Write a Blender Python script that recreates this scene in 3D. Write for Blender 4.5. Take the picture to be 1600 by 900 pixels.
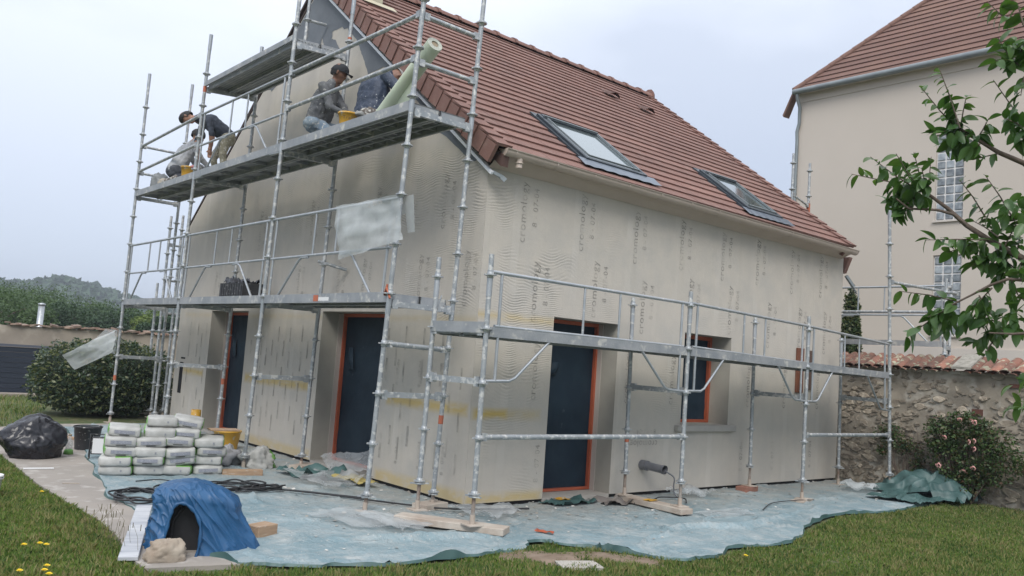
import bpy, bmesh, math, random
import numpy as np
from mathutils import Vector, Matrix, noise
random.seed(7); rng = np.random.default_rng(7)
for o in list(bpy.data.objects): bpy.data.objects.remove(o)
S = bpy.context.scene; COL = S.collection
rad = math.radians

# ------------------------------------------------------------ camera
cam = bpy.data.cameras.new('camera'); camo = bpy.data.objects.new('camera', cam); COL.objects.link(camo)
S.camera = camo
cam.sensor_width = 36; cam.lens = 36*1322/1600; cam.clip_start = .1; cam.clip_end = 4000
CP = Vector((-5.5336, -6.9874, 1.5853)); YAW, PIT, ROL = .8628, .0847, .0711
fw = Vector((math.cos(YAW)*math.cos(PIT), math.sin(YAW)*math.cos(PIT), math.sin(PIT)))
r0 = Vector((math.sin(YAW), -math.cos(YAW), 0)); u0 = r0.cross(fw)
rt = r0*math.cos(ROL)+u0*math.sin(ROL); up = -r0*math.sin(ROL)+u0*math.cos(ROL)
camo.matrix_world = Matrix(((rt.x, up.x, -fw.x, CP.x), (rt.y, up.y, -fw.y, CP.y), (rt.z, up.z, -fw.z, CP.z), (0, 0, 0, 1)))

# ------------------------------------------------------------ light
SUN_EL, SUN_AZ = rad(46), rad(226)
w = bpy.data.worlds.new('World'); S.world = w; w.use_nodes = True
nt = w.node_tree; nt.nodes.clear()
def N(nt, t, **k):
    n = nt.nodes.new(t)
    for a, b in k.items(): setattr(n, a, b)
    return n
out = N(nt, 'ShaderNodeOutputWorld'); bg = N(nt, 'ShaderNodeBackground'); bg2 = N(nt, 'ShaderNodeBackground'); add = N(nt, 'ShaderNodeMixShader')
sky = N(nt, 'ShaderNodeTexSky', sky_type='NISHITA'); sky.sun_disc = False; sky.sun_elevation = SUN_EL; sky.sun_rotation = rad(90)-SUN_AZ+rad(0)
nt.links.new(sky.outputs[0], bg.inputs[0]); bg.inputs[1].default_value = .1
tc = N(nt, 'ShaderNodeTexCoord'); mp = N(nt, 'ShaderNodeMapping'); mp.inputs['Scale'].default_value = (1, 1, 2.6)
n1 = N(nt, 'ShaderNodeTexNoise'); n1.inputs['Scale'].default_value = 1.25; n1.inputs['Detail'].default_value = 5; n1.inputs['Roughness'].default_value = .5
cr = N(nt, 'ShaderNodeValToRGB')
cr.color_ramp.elements[0].position = .40; cr.color_ramp.elements[0].color = (.43, .475, .56, 1)
cr.color_ramp.elements[1].position = .60; cr.color_ramp.elements[1].color = (.61, .65, .725, 1)
sep = N(nt, 'ShaderNodeSeparateXYZ'); cr2 = N(nt, 'ShaderNodeValToRGB')
cr2.color_ramp.elements[0].position = 0.0; cr2.color_ramp.elements[0].color = (.66, .71, .80, 1)
cr2.color_ramp.elements[1].position = 1.0; cr2.color_ramp.elements[1].color = (2.2, 2.1, 1.95, 1)
mul = N(nt, 'ShaderNodeMixRGB', blend_type='MULTIPLY'); mul.inputs[0].default_value = 1
nt.links.new(tc.outputs['Generated'], mp.inputs[0]); nt.links.new(mp.outputs[0], n1.inputs['Vector']); nt.links.new(n1.outputs[0], cr.inputs[0])
nt.links.new(tc.outputs['Generated'], sep.inputs[0]); nt.links.new(sep.outputs[2], cr2.inputs[0])
nt.links.new(cr.outputs[0], mul.inputs[1]); nt.links.new(cr2.outputs[0], mul.inputs[2]); nt.links.new(mul.outputs[0], bg2.inputs[0])
bg2.inputs[1].default_value = 1.0; add.inputs[0].default_value = .9
nt.links.new(bg.outputs[0], add.inputs[1]); nt.links.new(bg2.outputs[0], add.inputs[2]); nt.links.new(add.outputs[0], out.inputs[0])
sl = bpy.data.lights.new('sun', 'SUN'); sl.energy = 1.5; sl.angle = rad(28); sl.color = (1, .96, .90)
so = bpy.data.objects.new('sun', sl); COL.objects.link(so)
sd = Vector((math.cos(SUN_AZ)*math.cos(SUN_EL), math.sin(SUN_AZ)*math.cos(SUN_EL), math.sin(SUN_EL)))
so.rotation_euler = sd.to_track_quat('Z', 'Y').to_euler(); so.location = (0, 0, 40)
S.view_settings.view_transform = 'Standard'; S.view_settings.look = 'None'; S.view_settings.exposure = 0.57; S.view_settings.gamma = 1

# ------------------------------------------------------------ materials
def G(nt, op, a, b=None, c=None):
    n = nt.nodes.new('ShaderNodeMath'); n.operation = op
    for i, v in enumerate((a, b, c)):
        if v is None: continue
        if isinstance(v, (int, float)): n.inputs[i].default_value = v
        else: nt.links.new(v, n.inputs[i])
    return n.outputs[0]
def mixc(nt, f, a, b, bt='MIX'):
    n = nt.nodes.new('ShaderNodeMixRGB'); n.blend_type = bt
    for i, v in enumerate((f, a, b)):
        if isinstance(v, (int, float)): n.inputs[i].default_value = v
        elif isinstance(v, tuple): n.inputs[i].default_value = (*v[:3], 1)
        else: nt.links.new(v, n.inputs[i])
    return n.outputs[0]
def noi(nt, co, scale, det=4, rough=.55, dist=0):
    n = nt.nodes.new('ShaderNodeTexNoise'); n.inputs['Scale'].default_value = scale; n.inputs['Detail'].default_value = det
    n.inputs['Roughness'].default_value = rough; n.inputs['Distortion'].default_value = dist
    if co is not None: nt.links.new(co, n.inputs['Vector'])
    return n.outputs[0]
def ramp(nt, f, a, b):
    n = nt.nodes.new('ShaderNodeMapRange'); n.inputs[1].default_value = a; n.inputs[2].default_value = b; n.clamp = True
    nt.links.new(f, n.inputs[0]); return n.outputs[0]
def scl(nt, co, s, rot=(0, 0, 0)):
    n = nt.nodes.new('ShaderNodeMapping'); n.inputs['Scale'].default_value = s; n.inputs['Rotation'].default_value = rot
    nt.links.new(co, n.inputs[0]); return n.outputs[0]
def newmat(name):
    m = bpy.data.materials.new(name); m.use_nodes = True; nt = m.node_tree
    b = nt.nodes['Principled BSDF']; return m, nt, b
def M(name, c1, c2=None, scale=6, rough=.7, metal=0, bump=0, bscale=40, lo=.35, hi=.65, c3=None, s3=60, lo3=.62, hi3=.7, stretch=None,
      spec=None, rnd=0, trans=0, alpha=None, coat=0, geo=False, sub=0):
    m, nt, b = newmat(name)
    if geo: co = N(nt, 'ShaderNodeNewGeometry').outputs['Position']
    else: co = N(nt, 'ShaderNodeTexCoord').outputs['Object']
    if stretch: co = scl(nt, co, stretch)
    col = c1
    if c2: col = mixc(nt, ramp(nt, noi(nt, co, scale), lo, hi), c1, c2)
    if c3: col = mixc(nt, ramp(nt, noi(nt, co, s3, 3), lo3, hi3), col, c3)
    if rnd:
        oi = N(nt, 'ShaderNodeObjectInfo'); v = G(nt, 'MULTIPLY_ADD', oi.outputs['Random'], 2*rnd, 1-rnd)
        h = N(nt, 'ShaderNodeHueSaturation'); nt.links.new(v, h.inputs['Value'])
        if isinstance(col, tuple): h.inputs['Color'].default_value = (*col[:3], 1)
        else: nt.links.new(col, h.inputs['Color'])
        col = h.outputs[0]
    if isinstance(col, tuple): b.inputs['Base Color'].default_value = (*col[:3], 1)
    else: nt.links.new(col, b.inputs['Base Color'])
    b.inputs['Roughness'].default_value = rough; b.inputs['Metallic'].default_value = metal
    if spec is not None: b.inputs['Specular IOR Level'].default_value = spec
    if trans: b.inputs['Transmission Weight'].default_value = trans
    if alpha is not None: b.inputs['Alpha'].default_value = alpha
    if coat: b.inputs['Coat Weight'].default_value = coat
    if sub: b.inputs['Subsurface Weight'].default_value = sub
    if bump:
        bn = N(nt, 'ShaderNodeBump'); bn.inputs['Strength'].default_value = bump; bn.inputs['Distance'].default_value = .01
        nt.links.new(noi(nt, co, bscale, 4), bn.inputs['Height']); nt.links.new(bn.outputs[0], b.inputs['Normal'])
    return m
def leafmat(name, c1, c2, rnd=.25, rough=.45, var='geo', tr=.25):
    m, nt, b = newmat(name)
    co = N(nt, 'ShaderNodeNewGeometry').outputs['Position']
    f = ramp(nt, noi(nt, co, 9 if var == 'geo' else 1.2, 3), .35, .65)
    col = mixc(nt, f, c1, c2)
    if rnd:
        oi = N(nt, 'ShaderNodeObjectInfo'); v = G(nt, 'MULTIPLY_ADD', oi.outputs['Random'], 2*rnd, 1-rnd)
        h = N(nt, 'ShaderNodeHueSaturation'); nt.links.new(v, h.inputs['Value']); nt.links.new(col, h.inputs['Color']); col = h.outputs[0]
    nt.links.new(col, b.inputs['Base Color']); b.inputs['Roughness'].default_value = rough
    t = N(nt, 'ShaderNodeBsdfTranslucent'); ms = N(nt, 'ShaderNodeMixShader'); ms.inputs[0].default_value = tr
    o = nt.nodes['Material Output']; nt.links.new(mixc(nt, 1.0, col, (1.3, 1.5, .6), 'MULTIPLY'), t.inputs[0])
    nt.links.new(b.outputs[0], ms.inputs[1]); nt.links.new(t.outputs[0], ms.inputs[2]); nt.links.new(ms.outputs[0], o.inputs[0])
    return m

def boxmask(nt, x, z, x0, x1, z0, z1, s):
    a = G(nt, 'MINIMUM', G(nt, 'SUBTRACT', x, x0), G(nt, 'SUBTRACT', x1, x))
    b = G(nt, 'MINIMUM', G(nt, 'SUBTRACT', z, z0), G(nt, 'SUBTRACT', z1, z))
    return ramp(nt, G(nt, 'MINIMUM', a, b), -s*.5, s)
def render_coat(name, axis, combs, yellows, ink=0):
    """Thin-coat mortar on insulation: mottled, comb ripples in places, foam stains; ink>0 gives the half-buried print of the mesh."""
    m, nt, b = newmat(name)
    g = N(nt, 'ShaderNodeNewGeometry').outputs['Position']; sp = N(nt, 'ShaderNodeSeparateXYZ'); nt.links.new(g, sp.inputs[0])
    U = sp.outputs[axis]; Z = sp.outputs[2]
    big = noi(nt, g, .9, 3); mid = noi(nt, g, 3.2, 4, .6); fine = noi(nt, g, 40, 4, .6)
    strk = noi(nt, scl(nt, g, (5, 5, .5)), 1.6, 3)
    col = mixc(nt, ramp(nt, big, .35, .65), (.475, .438, .385), (.435, .412, .372))
    col = mixc(nt, ramp(nt, mid, .4, .72), col, (.505, .465, .405))
    col = mixc(nt, G(nt, 'MULTIPLY', ramp(nt, strk, .55, .8), .5), col, (.41, .385, .33))
    col = mixc(nt, G(nt, 'MULTIPLY', ramp(nt, fine, .5, .8), .35), col, (.53, .50, .43))
    lap = G(nt, 'FRACT', G(nt, 'MULTIPLY', G(nt, 'ADD', U, G(nt, 'MULTIPLY', mid, .03)), 1.0/.93)); lap = G(nt, 'MULTIPLY', G(nt, 'LESS_THAN', G(nt, 'ABSOLUTE', G(nt, 'SUBTRACT', lap, .5)), .055), ramp(nt, noi(nt, g, 2.1, 2), .4, .6))
    col = mixc(nt, G(nt, 'MULTIPLY', lap, .30), col, (.56, .53, .48))
    # comb ripples
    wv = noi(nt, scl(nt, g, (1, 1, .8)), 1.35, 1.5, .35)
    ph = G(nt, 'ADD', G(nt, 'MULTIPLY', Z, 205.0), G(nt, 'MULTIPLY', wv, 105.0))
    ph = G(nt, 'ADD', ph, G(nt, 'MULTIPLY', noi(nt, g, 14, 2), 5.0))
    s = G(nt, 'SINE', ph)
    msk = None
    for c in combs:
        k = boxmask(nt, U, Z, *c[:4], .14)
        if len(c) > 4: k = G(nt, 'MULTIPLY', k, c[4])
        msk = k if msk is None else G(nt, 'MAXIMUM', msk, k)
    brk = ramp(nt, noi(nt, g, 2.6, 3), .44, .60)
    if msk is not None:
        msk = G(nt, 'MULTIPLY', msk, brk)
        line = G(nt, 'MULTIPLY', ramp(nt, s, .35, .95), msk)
        col = mixc(nt, G(nt, 'MULTIPLY', line, .33), col, (.17, .165, .15))  # shade of the ripple recesses painted into the colour, besides the bump
    for (u0, u1, z0, z1, st) in yellows:
        k = G(nt, 'MULTIPLY', boxmask(nt, U, Z, u0, u1, z0, z1, .05), ramp(nt, noi(nt, scl(nt, g, (1, 1, 2)), 5, 3), .2, .5))
        col = mixc(nt, G(nt, 'MULTIPLY', k, st), col, (.50, .36, .10))
    if ink:
        f = ramp(nt, noi(nt, g, 5.5, 4, .65), .37, .61)
        col = mixc(nt, G(nt, 'MULTIPLY', f, ink), col, (.09, .09, .085))
    nt.links.new(col, b.inputs['Base Color']); b.inputs['Roughness'].default_value = .82
    b.inputs['Specular IOR Level'].default_value = .3
    h = G(nt, 'MULTIPLY', noi(nt, g, 22, 5, .6), .5)
    h = G(nt, 'ADD', h, G(nt, 'MULTIPLY', noi(nt, g, 3.5, 3), 1.6))
    if msk is not None: h = G(nt, 'SUBTRACT', h, G(nt, 'MULTIPLY', G(nt, 'MULTIPLY', s, msk), .6))
    bn = N(nt, 'ShaderNodeBump'); bn.inputs['Strength'].default_value = .5; bn.inputs['Distance'].default_value = .006
    nt.links.new(h, bn.inputs['Height']); nt.links.new(bn.outputs[0], b.inputs['Normal'])
    return m
FR = [(.0, 1.35, 1.55, 2.85), (.02, .55, 2.95, 3.55, .7), (.05, .95, 1.15, 1.9), (.05, .8, .5, 1.0, .7), (1.35, 2.1, 2.1, 2.6, .6), (1.5, 2.2, 2.9, 3.3, .4),
      (2.9, 3.5, 1.0, 1.7, .5), (3.4, 4.6, 2.15, 2.5, .35), (.6, .95, .1, .8, .5), (5.2, 6.0, 1.6, 2.2, .35)]
FRY = [(.0, 1.0, .93, 1.06, .35), (.05, .5, .95, 1.05, .9), (-.1, 1.15, 2.0, 2.09, .5), (0, 1.1, .04, .17, .6)]
GA = [(.0, 2.3, 2.95, 3.95), (.03, .9, 1.9, 3.2, .8), (2.2, 4.8, 3.15, 4.1, .9), (4.8, 6.2, 3.3, 4.0, .6), (.6, 1.5, 2.1, 2.6, .6), (6.4, 7.6, 3.2, 3.5, .4)]
GAY = [(.05, 1.62, .96, 1.09, .75), (3.6, 5.7, .96, 1.1, .7), (7.4, 8.35, .93, 1.05, .7), (0, 1.75, .03, .2, .55), (3.4, 5.75, .03, .2, .45), (.0, 8.5, 1.95, 2.02, .25)]
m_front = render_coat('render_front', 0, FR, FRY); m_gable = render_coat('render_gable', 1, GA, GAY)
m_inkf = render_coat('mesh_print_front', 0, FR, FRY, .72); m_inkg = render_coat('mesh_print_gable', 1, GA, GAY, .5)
m_reveal = M('reveal_render', (.33, .31, .27), (.38, .36, .31), 2.5, .85, bump=.2)
m_grey = M('grey_insulation', (.12, .135, .155), (.165, .18, .2), 2.2, .8, bump=.3, bscale=12)
m_galv = M('galvanised_steel', (.30, .325, .345), (.40, .42, .43), 7, .5, .45, bump=.25, bscale=60, c3=(.60, .60, .58), s3=18, lo3=.52, hi3=.62)
m_galvc = M('clean_galvanised_tube', (.36, .39, .41), (.46, .48, .5), 5, .42, .6, c3=(.6, .6, .58), s3=20, lo3=.62, hi3=.7)
m_galvd = M('dusty_deck_steel', (.26, .28, .30), (.36, .37, .38), 5, .6, .3, bump=.2, c3=(.55, .54, .5), s3=9, lo3=.58, hi3=.72)
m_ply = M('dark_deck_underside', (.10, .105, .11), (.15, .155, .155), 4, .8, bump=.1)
m_rust = M('worn_jack_screw', (.20, .13, .09), (.33, .30, .27), 8, .75, .2, bump=.3)
m_orange_tape = M('orange_tape', (.50, .13, .06), (.36, .13, .08), 40, .7)
m_white = M('white_label', (.7, .7, .7), rough=.5)
m_tile = M('brown_concrete_tile', (.225, .12, .096), (.18, .096, .078), 2.0, .8, bump=.35, bscale=90, rnd=.10, c3=(.24, .15, .125), s3=6, lo3=.55, hi3=.75, geo=True)
m_tile2 = M('neighbour_roof_tile', (.185, .105, .08), (.155, .085, .068), 1.0, .85, rnd=.09, geo=True, bump=.2)
m_clay = M('weathered_clay_tile', (.25, .115, .08), (.14, .08, .06), 7, .9, bump=.6, c3=(.30, .29, .21), s3=11, lo3=.55, hi3=.62, rnd=.3, geo=True)
m_gutter = M('sand_pvc', (.50, .42, .36), (.46, .385, .33), 3, .45)
m_zinc = M('zinc', (.20, .225, .24), (.25, .28, .29), 3, .5, .4)
m_strip = M('aluminium_drip_profile', (.82, .84, .88), rough=.4)
m_film = M('dark_blue_film', (.012, .024, .038), (.018, .034, .050), 3, .5, spec=.22, bump=.7, bscale=5, c3=(.07, .09, .11), s3=5, lo3=.7, hi3=.8)
m_orange = M('orange_masking_tape', (.42, .10, .045), (.34, .08, .04), 4, .55, bump=.1)
m_pvcgrey = M('grey_pvc_pipe', (.13, .135, .15), (.17, .175, .19), 6, .4)
m_dark = M('dark_void', (.006, .006, .007), rough=.9)
m_flash = M('dark_flashing', (.028, .038, .05), (.045, .058, .07), 4, .4, .15)
m_flash2 = M('grey_window_apron', (.12, .15, .19), (.16, .19, .23), 4, .35, .5)
m_glass = M('skylight_glass', (.25, .30, .31), rough=.06, metal=.75)
m_cream = M('cream_chimney_render', (.50, .46, .34), (.45, .42, .32), 3, .85)
m_nb = M('beige_neighbour_render', (.56, .50, .44), (.53, .475, .415), .5, .9, bump=.08, bscale=90, geo=True)
m_nbp = M('pale_plinth_render', (.58, .53, .48), (.54, .49, .45), .8, .9, geo=True)
m_gb = M('glass_block', (.16, .185, .21), (.34, .37, .39), 9, .2, 0, bump=.5, bscale=30, rnd=.35, geo=True)
m_mort = M('white_block_joint', (.72, .70, .68), rough=.7)
m_stone = M('rubble_stone', (.33, .28, .22), (.22, .185, .145), 5, .9, bump=.8, bscale=25, rnd=.4, c3=(.44, .39, .31), s3=12, lo3=.5, hi3=.7, geo=True)
m_wallm = M('old_lime_mortar', (.32, .28, .225), (.21, .185, .15), 1.8, .95, bump=.9, bscale=14, c3=(.42, .39, .34), s3=4, lo3=.5, hi3=.68, geo=True)
m_brickred = M('red_brick', (.20, .075, .05), (.12, .06, .045), 9, .9, bump=.5, rnd=.3)
m_bgwall = M('rough_boundary_render', (.36, .31, .255), (.27, .235, .195), 1.1, .95, bump=.6, bscale=8, c3=(.42, .37, .31), s3=3, lo3=.52, hi3=.7, geo=True)
m_navy = M('navy_slat_paint', (.02, .028, .045), rough=.55)
m_conc = M('concrete_path', (.33, .295, .26), (.27, .245, .22), 1.4, .9, bump=.35, bscale=60, c3=(.43, .40, .37), s3=5, lo3=.55, hi3=.7, geo=True)
m_concl = M('pale_concrete', (.42, .39, .35), (.36, .34, .31), 3, .9, bump=.3)
m_marble = M('white_veined_slab', (.55, .56, .58), (.36, .38, .42), 9, .5, stretch=(1, .25, 1))
def sheet_mat():
    m, nt, b = newmat('dusty_blue_green_sheet'); g = N(nt, 'ShaderNodeNewGeometry').outputs['Position']; sp = N(nt, 'ShaderNodeSeparateXYZ'); nt.links.new(g, sp.inputs[0])
    col = mixc(nt, ramp(nt, noi(nt, g, 1.3, 4, .6), .35, .65), (.165, .245, .275), (.255, .33, .355))
    col = mixc(nt, G(nt, 'MULTIPLY', ramp(nt, noi(nt, g, 4.2, 6, .7, .6), .46, .72), .75), col, (.44, .45, .435))
    near = G(nt, 'MAXIMUM', ramp(nt, sp.outputs[1], -1.3, -.3), 0.0); near = G(nt, 'MINIMUM', near, ramp(nt, sp.outputs[0], -1.9, -.7))
    col = mixc(nt, G(nt, 'MULTIPLY', G(nt, 'MULTIPLY', near, ramp(nt, noi(nt, g, 3.1, 6, .7), .33, .6)), .8), col, (.34, .33, .30))
    col = mixc(nt, G(nt, 'MULTIPLY', ramp(nt, noi(nt, g, 38, 4, .7), .60, .68), .8), col, (.5, .49, .46))
    col = mixc(nt, G(nt, 'MULTIPLY', ramp(nt, noi(nt, scl(nt, g, (6, 1.2, 1), (0, 0, .6)), 3, 5, .7), .62, .7), .5), col, (.10, .13, .135))
    nt.links.new(col, b.inputs['Base Color']); b.inputs['Roughness'].default_value = .62
    w1 = noi(nt, g, 3.4, 3, .5, .8); r1 = G(nt, 'ABSOLUTE', G(nt, 'SUBTRACT', w1, .5)); w2 = noi(nt, g, 9, 4, .6, 1.0); r2 = G(nt, 'ABSOLUTE', G(nt, 'SUBTRACT', w2, .5))
    h = G(nt, 'ADD', G(nt, 'MULTIPLY', G(nt, 'MINIMUM', r1, .06), 9.0), G(nt, 'MULTIPLY', G(nt, 'MINIMUM', r2, .06), 5.0)); h = G(nt, 'ADD', h, G(nt, 'MULTIPLY', noi(nt, g, 60, 3), .25))
    bn = N(nt, 'ShaderNodeBump'); bn.inputs['Strength'].default_value = .55; bn.inputs['Distance'].default_value = .02; bn.invert = True
    nt.links.new(h, bn.inputs['Height']); nt.links.new(bn.outputs[0], b.inputs['Normal']); return m
m_sheet = sheet_mat()
m_sheetg = M('green_sheet_underside', (.03, .075, .072), (.07, .135, .13), 3, .5, bump=.4, bscale=9, geo=True)
m_blue = M('blue_cover_fabric', (.012, .068, .165), (.018, .092, .215), 4, .45, bump=.35, bscale=11)
m_blackbag = M('black_bin_bag', (.012, .012, .016), (.02, .02, .025), 5, .27, bump=.9, bscale=7)
m_blackpl = M('black_plastic', (.02, .02, .022), (.035, .035, .038), 7, .5, c3=(.3, .3, .28), s3=25, lo3=.62, hi3=.68)
m_yellowb = M('yellow_bucket', (.62, .34, .035), (.5, .28, .04), 5, .45, c3=(.5, .48, .42), s3=18, lo3=.6, hi3=.68)
m_bag = M('white_paper_sack', (.45, .45, .43), (.32, .32, .30), 6, .7, bump=.5, bscale=16, rnd=.08)
m_bagg = M('green_print', (.13, .33, .07), (.18, .38, .1), 8, .6)
m_bagp = M('grey_panel_print', (.16, .17, .21), (.34, .35, .38), 60, .6, stretch=(1, 1, 6))
m_wood = M('sawn_timber', (.40, .27, .17), (.30, .20, .13), 5, .8, bump=.3, stretch=(1, 8, 8), c3=(.5, .45, .38), s3=12, lo3=.6, hi3=.7)
m_woodd = M('dusty_sole_board', (.36, .29, .235), (.48, .43, .37), 5, .85, bump=.3)
m_redwood = M('red_brown_board', (.13, .045, .025), (.19, .07, .035), 6, .6, stretch=(6, 1, 1))
m_rock = M('limestone_rock', (.27, .215, .165), (.36, .31, .25), 6, .9, bump=.8, bscale=14)
m_soil = M('bare_soil', (.16, .115, .08), (.23, .175, .13), 8, .95, bump=.9, bscale=30, geo=True)
m_cable = M('black_cable', (.02, .02, .022), rough=.5)
m_roll = M('mesh_roll_cream', (.60, .66, .52), (.54, .61, .47), 5, .7)
m_card = M('cardboard_core', (.30, .24, .17), rough=.9)
m_skin = M('skin', (.22, .115, .075), (.18, .09, .06), 9, .55)
m_skin2 = M('tanned_skin', (.36, .19, .13), (.3, .16, .11), 9, .55)
m_rose = M('pink_petal', (.62, .27, .25), (.68, .40, .36), 10, .6)
m_yel = M('dandelion_yellow', (.85, .62, .02), rough=.6)
m_bark = M('fruit_tree_bark', (.14, .105, .085), (.09, .07, .055), 12, .9, bump=.7, bscale=50)
m_sage = M('pale_translucent', (.6, .62, .62), rough=.5)
def film(name, c, a, rough=.35):
    m, nt, b = newmat(name); co = N(nt, 'ShaderNodeTexCoord').outputs['Object']
    t = N(nt, 'ShaderNodeBsdfTransparent'); ms = N(nt, 'ShaderNodeMixShader')
    nt.links.new(mixc(nt, noi(nt, co, 7), c, tuple(x*.8 for x in c)), b.inputs['Base Color']); b.inputs['Roughness'].default_value = rough
    nt.links.new(G(nt, 'ADD', G(nt, 'MULTIPLY', noi(nt, co, 5, 3), .35), a-.17), ms.inputs[0])
    nt.links.new(t.outputs[0], ms.inputs[1]); nt.links.new(b.outputs[0], ms.inputs[2]); nt.links.new(ms.outputs[0], nt.nodes['Material Output'].inputs[0])
    bn = N(nt, 'ShaderNodeBump'); bn.inputs['Strength'].default_value = .4; nt.links.new(noi(nt, co, 9), bn.inputs['Height']); nt.links.new(bn.outputs[0], b.inputs['Normal'])
    return m
m_clear = film('clear_plastic_film', (.62, .65, .66), .36)
m_meshf = film('white_reinforcing_mesh', (.62, .66, .67), .50, .7)

# ------------------------------------------------------------ mesh helpers
def link(o, parent=None):
    COL.objects.link(o)
    if parent: o.parent = parent
    return o
def empty(name, loc, label=None, cat=None, group=None, rz=0):
    o = bpy.data.objects.new(name, None); o.location = loc; o.rotation_euler = (0, 0, rz); o.empty_display_size = .1; link(o)
    tag(o, label, cat, group); return o
def tag(o, label=None, cat=None, group=None, kind=None):
    if label: o['label'] = label
    if cat: o['category'] = cat
    if group: o['group'] = group
    if kind: o['kind'] = kind
    return o
class MB:
    def __init__(s): s.v = []; s.f = []; s.m = []; s.sm = []
    def add(s, vs, fs, mi=0, smooth=False):
        b = len(s.v); s.v += [tuple(v) for v in vs]
        for f in fs: s.f.append(tuple(i+b for i in f)); s.m.append(mi); s.sm.append(smooth)
        return s
    def box(s, x0, x1, y0, y1, z0, z1, mi=0):
        v = [(x0, y0, z0), (x1, y0, z0), (x1, y1, z0), (x0, y1, z0), (x0, y0, z1), (x1, y0, z1), (x1, y1, z1), (x0, y1, z1)]
        return s.add(v, [(0, 3, 2, 1), (4, 5, 6, 7), (0, 1, 5, 4), (1, 2, 6, 5), (2, 3, 7, 6), (3, 0, 4, 7)], mi)
    def beam(s, a, b, w, h, mi=0, upv=(0, 0, 1)):
        a = Vector(a); b = Vector(b); d = (b-a).normalized(); upv = Vector(upv)
        if abs(d.dot(upv)) > .95: upv = Vector((1, 0, 0))
        r = d.cross(upv).normalized()*w/2; u = r.cross(d).normalized()*h/2
        v = [p+sx*r+sy*u for p in (a, b) for sx, sy in ((-1, -1), (1, -1), (1, 1), (-1, 1))]
        return s.add(v, [(3, 2, 1, 0), (4, 5, 6, 7), (0, 1, 5, 4), (1, 2, 6, 5), (2, 3, 7, 6), (3, 0, 4, 7)], mi)
    def tube(s, pts, r, n=10, mi=0, cap=True):
        P = [Vector(p) for p in pts]; R = r if isinstance(r, (list, tuple)) else [r]*len(P)
        ref = None; rings = []
        for i, p in enumerate(P):
            t = (P[min(i+1, len(P)-1)]-P[max(i-1, 0)]).normalized()
            if ref is None: ref = t.orthogonal().normalized()
            ref = (ref-t*ref.dot(t)); ref = ref.normalized() if ref.length > 1e-5 else t.orthogonal().normalized()
            bi = t.cross(ref); rings.append([p+R[i]*(ref*math.cos(2*math.pi*k/n)+bi*math.sin(2*math.pi*k/n)) for k in range(n)])
        vs = [v for r_ in rings for v in r_]; fs = []
        for i in range(len(P)-1):
            for k in range(n): fs.append((i*n+k, i*n+(k+1) % n, (i+1)*n+(k+1) % n, (i+1)*n+k))
        s.add(vs, fs, mi, True)
        if cap: s.add(rings[0], [tuple(range(n))[::-1]], mi); s.add(rings[-1], [tuple(range(n))], mi)
        return s
    def lathe(s, prof, c=(0, 0, 0), n=20, mi=0, smooth=True, cap=True):
        vs = [(c[0]+r*math.cos(2*math.pi*k/n), c[1]+r*math.sin(2*math.pi*k/n), c[2]+z) for r, z in prof for k in range(n)]
        fs = [(i*n+k, i*n+(k+1) % n, (i+1)*n+(k+1) % n, (i+1)*n+k) for i in range(len(prof)-1) for k in range(n)]
        if cap: fs += [tuple(range(n))[::-1], tuple(range((len(prof)-1)*n, len(prof)*n))]
        return s.add(vs, fs, mi, smooth)
    def grid(s, fn, nu, nv, mi=0, smooth=True, skip=None):
        vs = [fn(i/nu, j/nv) for i in range(nu+1) for j in range(nv+1)]
        fs = [(i*(nv+1)+j, (i+1)*(nv+1)+j, (i+1)*(nv+1)+j+1, i*(nv+1)+j+1) for i in range(nu) for j in range(nv) if not (skip and skip((i+.5)/nu, (j+.5)/nv))]
        return s.add(vs, fs, mi, smooth)
    def prism(s, poly, d, mi=0):
        """poly: list of 3D points (planar), d: extrusion vector"""
        n = len(poly); a = [Vector(p) for p in poly]; d = Vector(d); v = a+[p+d for p in a]
        fs = [tuple(range(n))[::-1], tuple(range(n, 2*n))]+[(i, (i+1) % n, (i+1) % n+n, i+n) for i in range(n)]
        return s.add(v, fs, mi)
    def mesh(s, name, mats):
        me = bpy.data.meshes.new(name); me.from_pydata(s.v, [], s.f)
        for m in (mats if isinstance(mats, (list, tuple)) else [mats]): me.materials.append(m)
        me.polygons.foreach_set('material_index', s.m); me.polygons.foreach_set('use_smooth', s.sm); me.update()
        return me
    def build(s, name, mats, parent=None, loc=None, off=None, kind=None, bevel=0):
        me = s.mesh(name, mats); o = bpy.data.objects.new(name, me)
        if bevel:
            bm = bmesh.new(); bm.from_mesh(me)
            bmesh.ops.bevel(bm, geom=[e for e in bm.edges if len(e.link_faces) == 2 and e.calc_face_angle(0) > .6], offset=bevel, segments=1, affect='EDGES', clamp_overlap=True)
            bm.to_mesh(me); bm.free()
        if off is not None: me.transform(Matrix.Translation(-Vector(off)))
        if loc is not None: o.location = loc
        elif off is not None: o.location = off
        link(o, parent)
        if kind: o['kind'] = kind
        return o
def fixn(o):
    bm = bmesh.new(); bm.from_mesh(o.data); bmesh.ops.recalc_face_normals(bm, faces=bm.faces); bm.to_mesh(o.data); bm.free(); return o
def inst(name, me, parent, loc=(0, 0, 0), rot=(0, 0, 0), sc=(1, 1, 1)):
    o = bpy.data.objects.new(name, me); o.location = loc; o.rotation_euler = rot; o.scale = sc; return link(o, parent)
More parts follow.
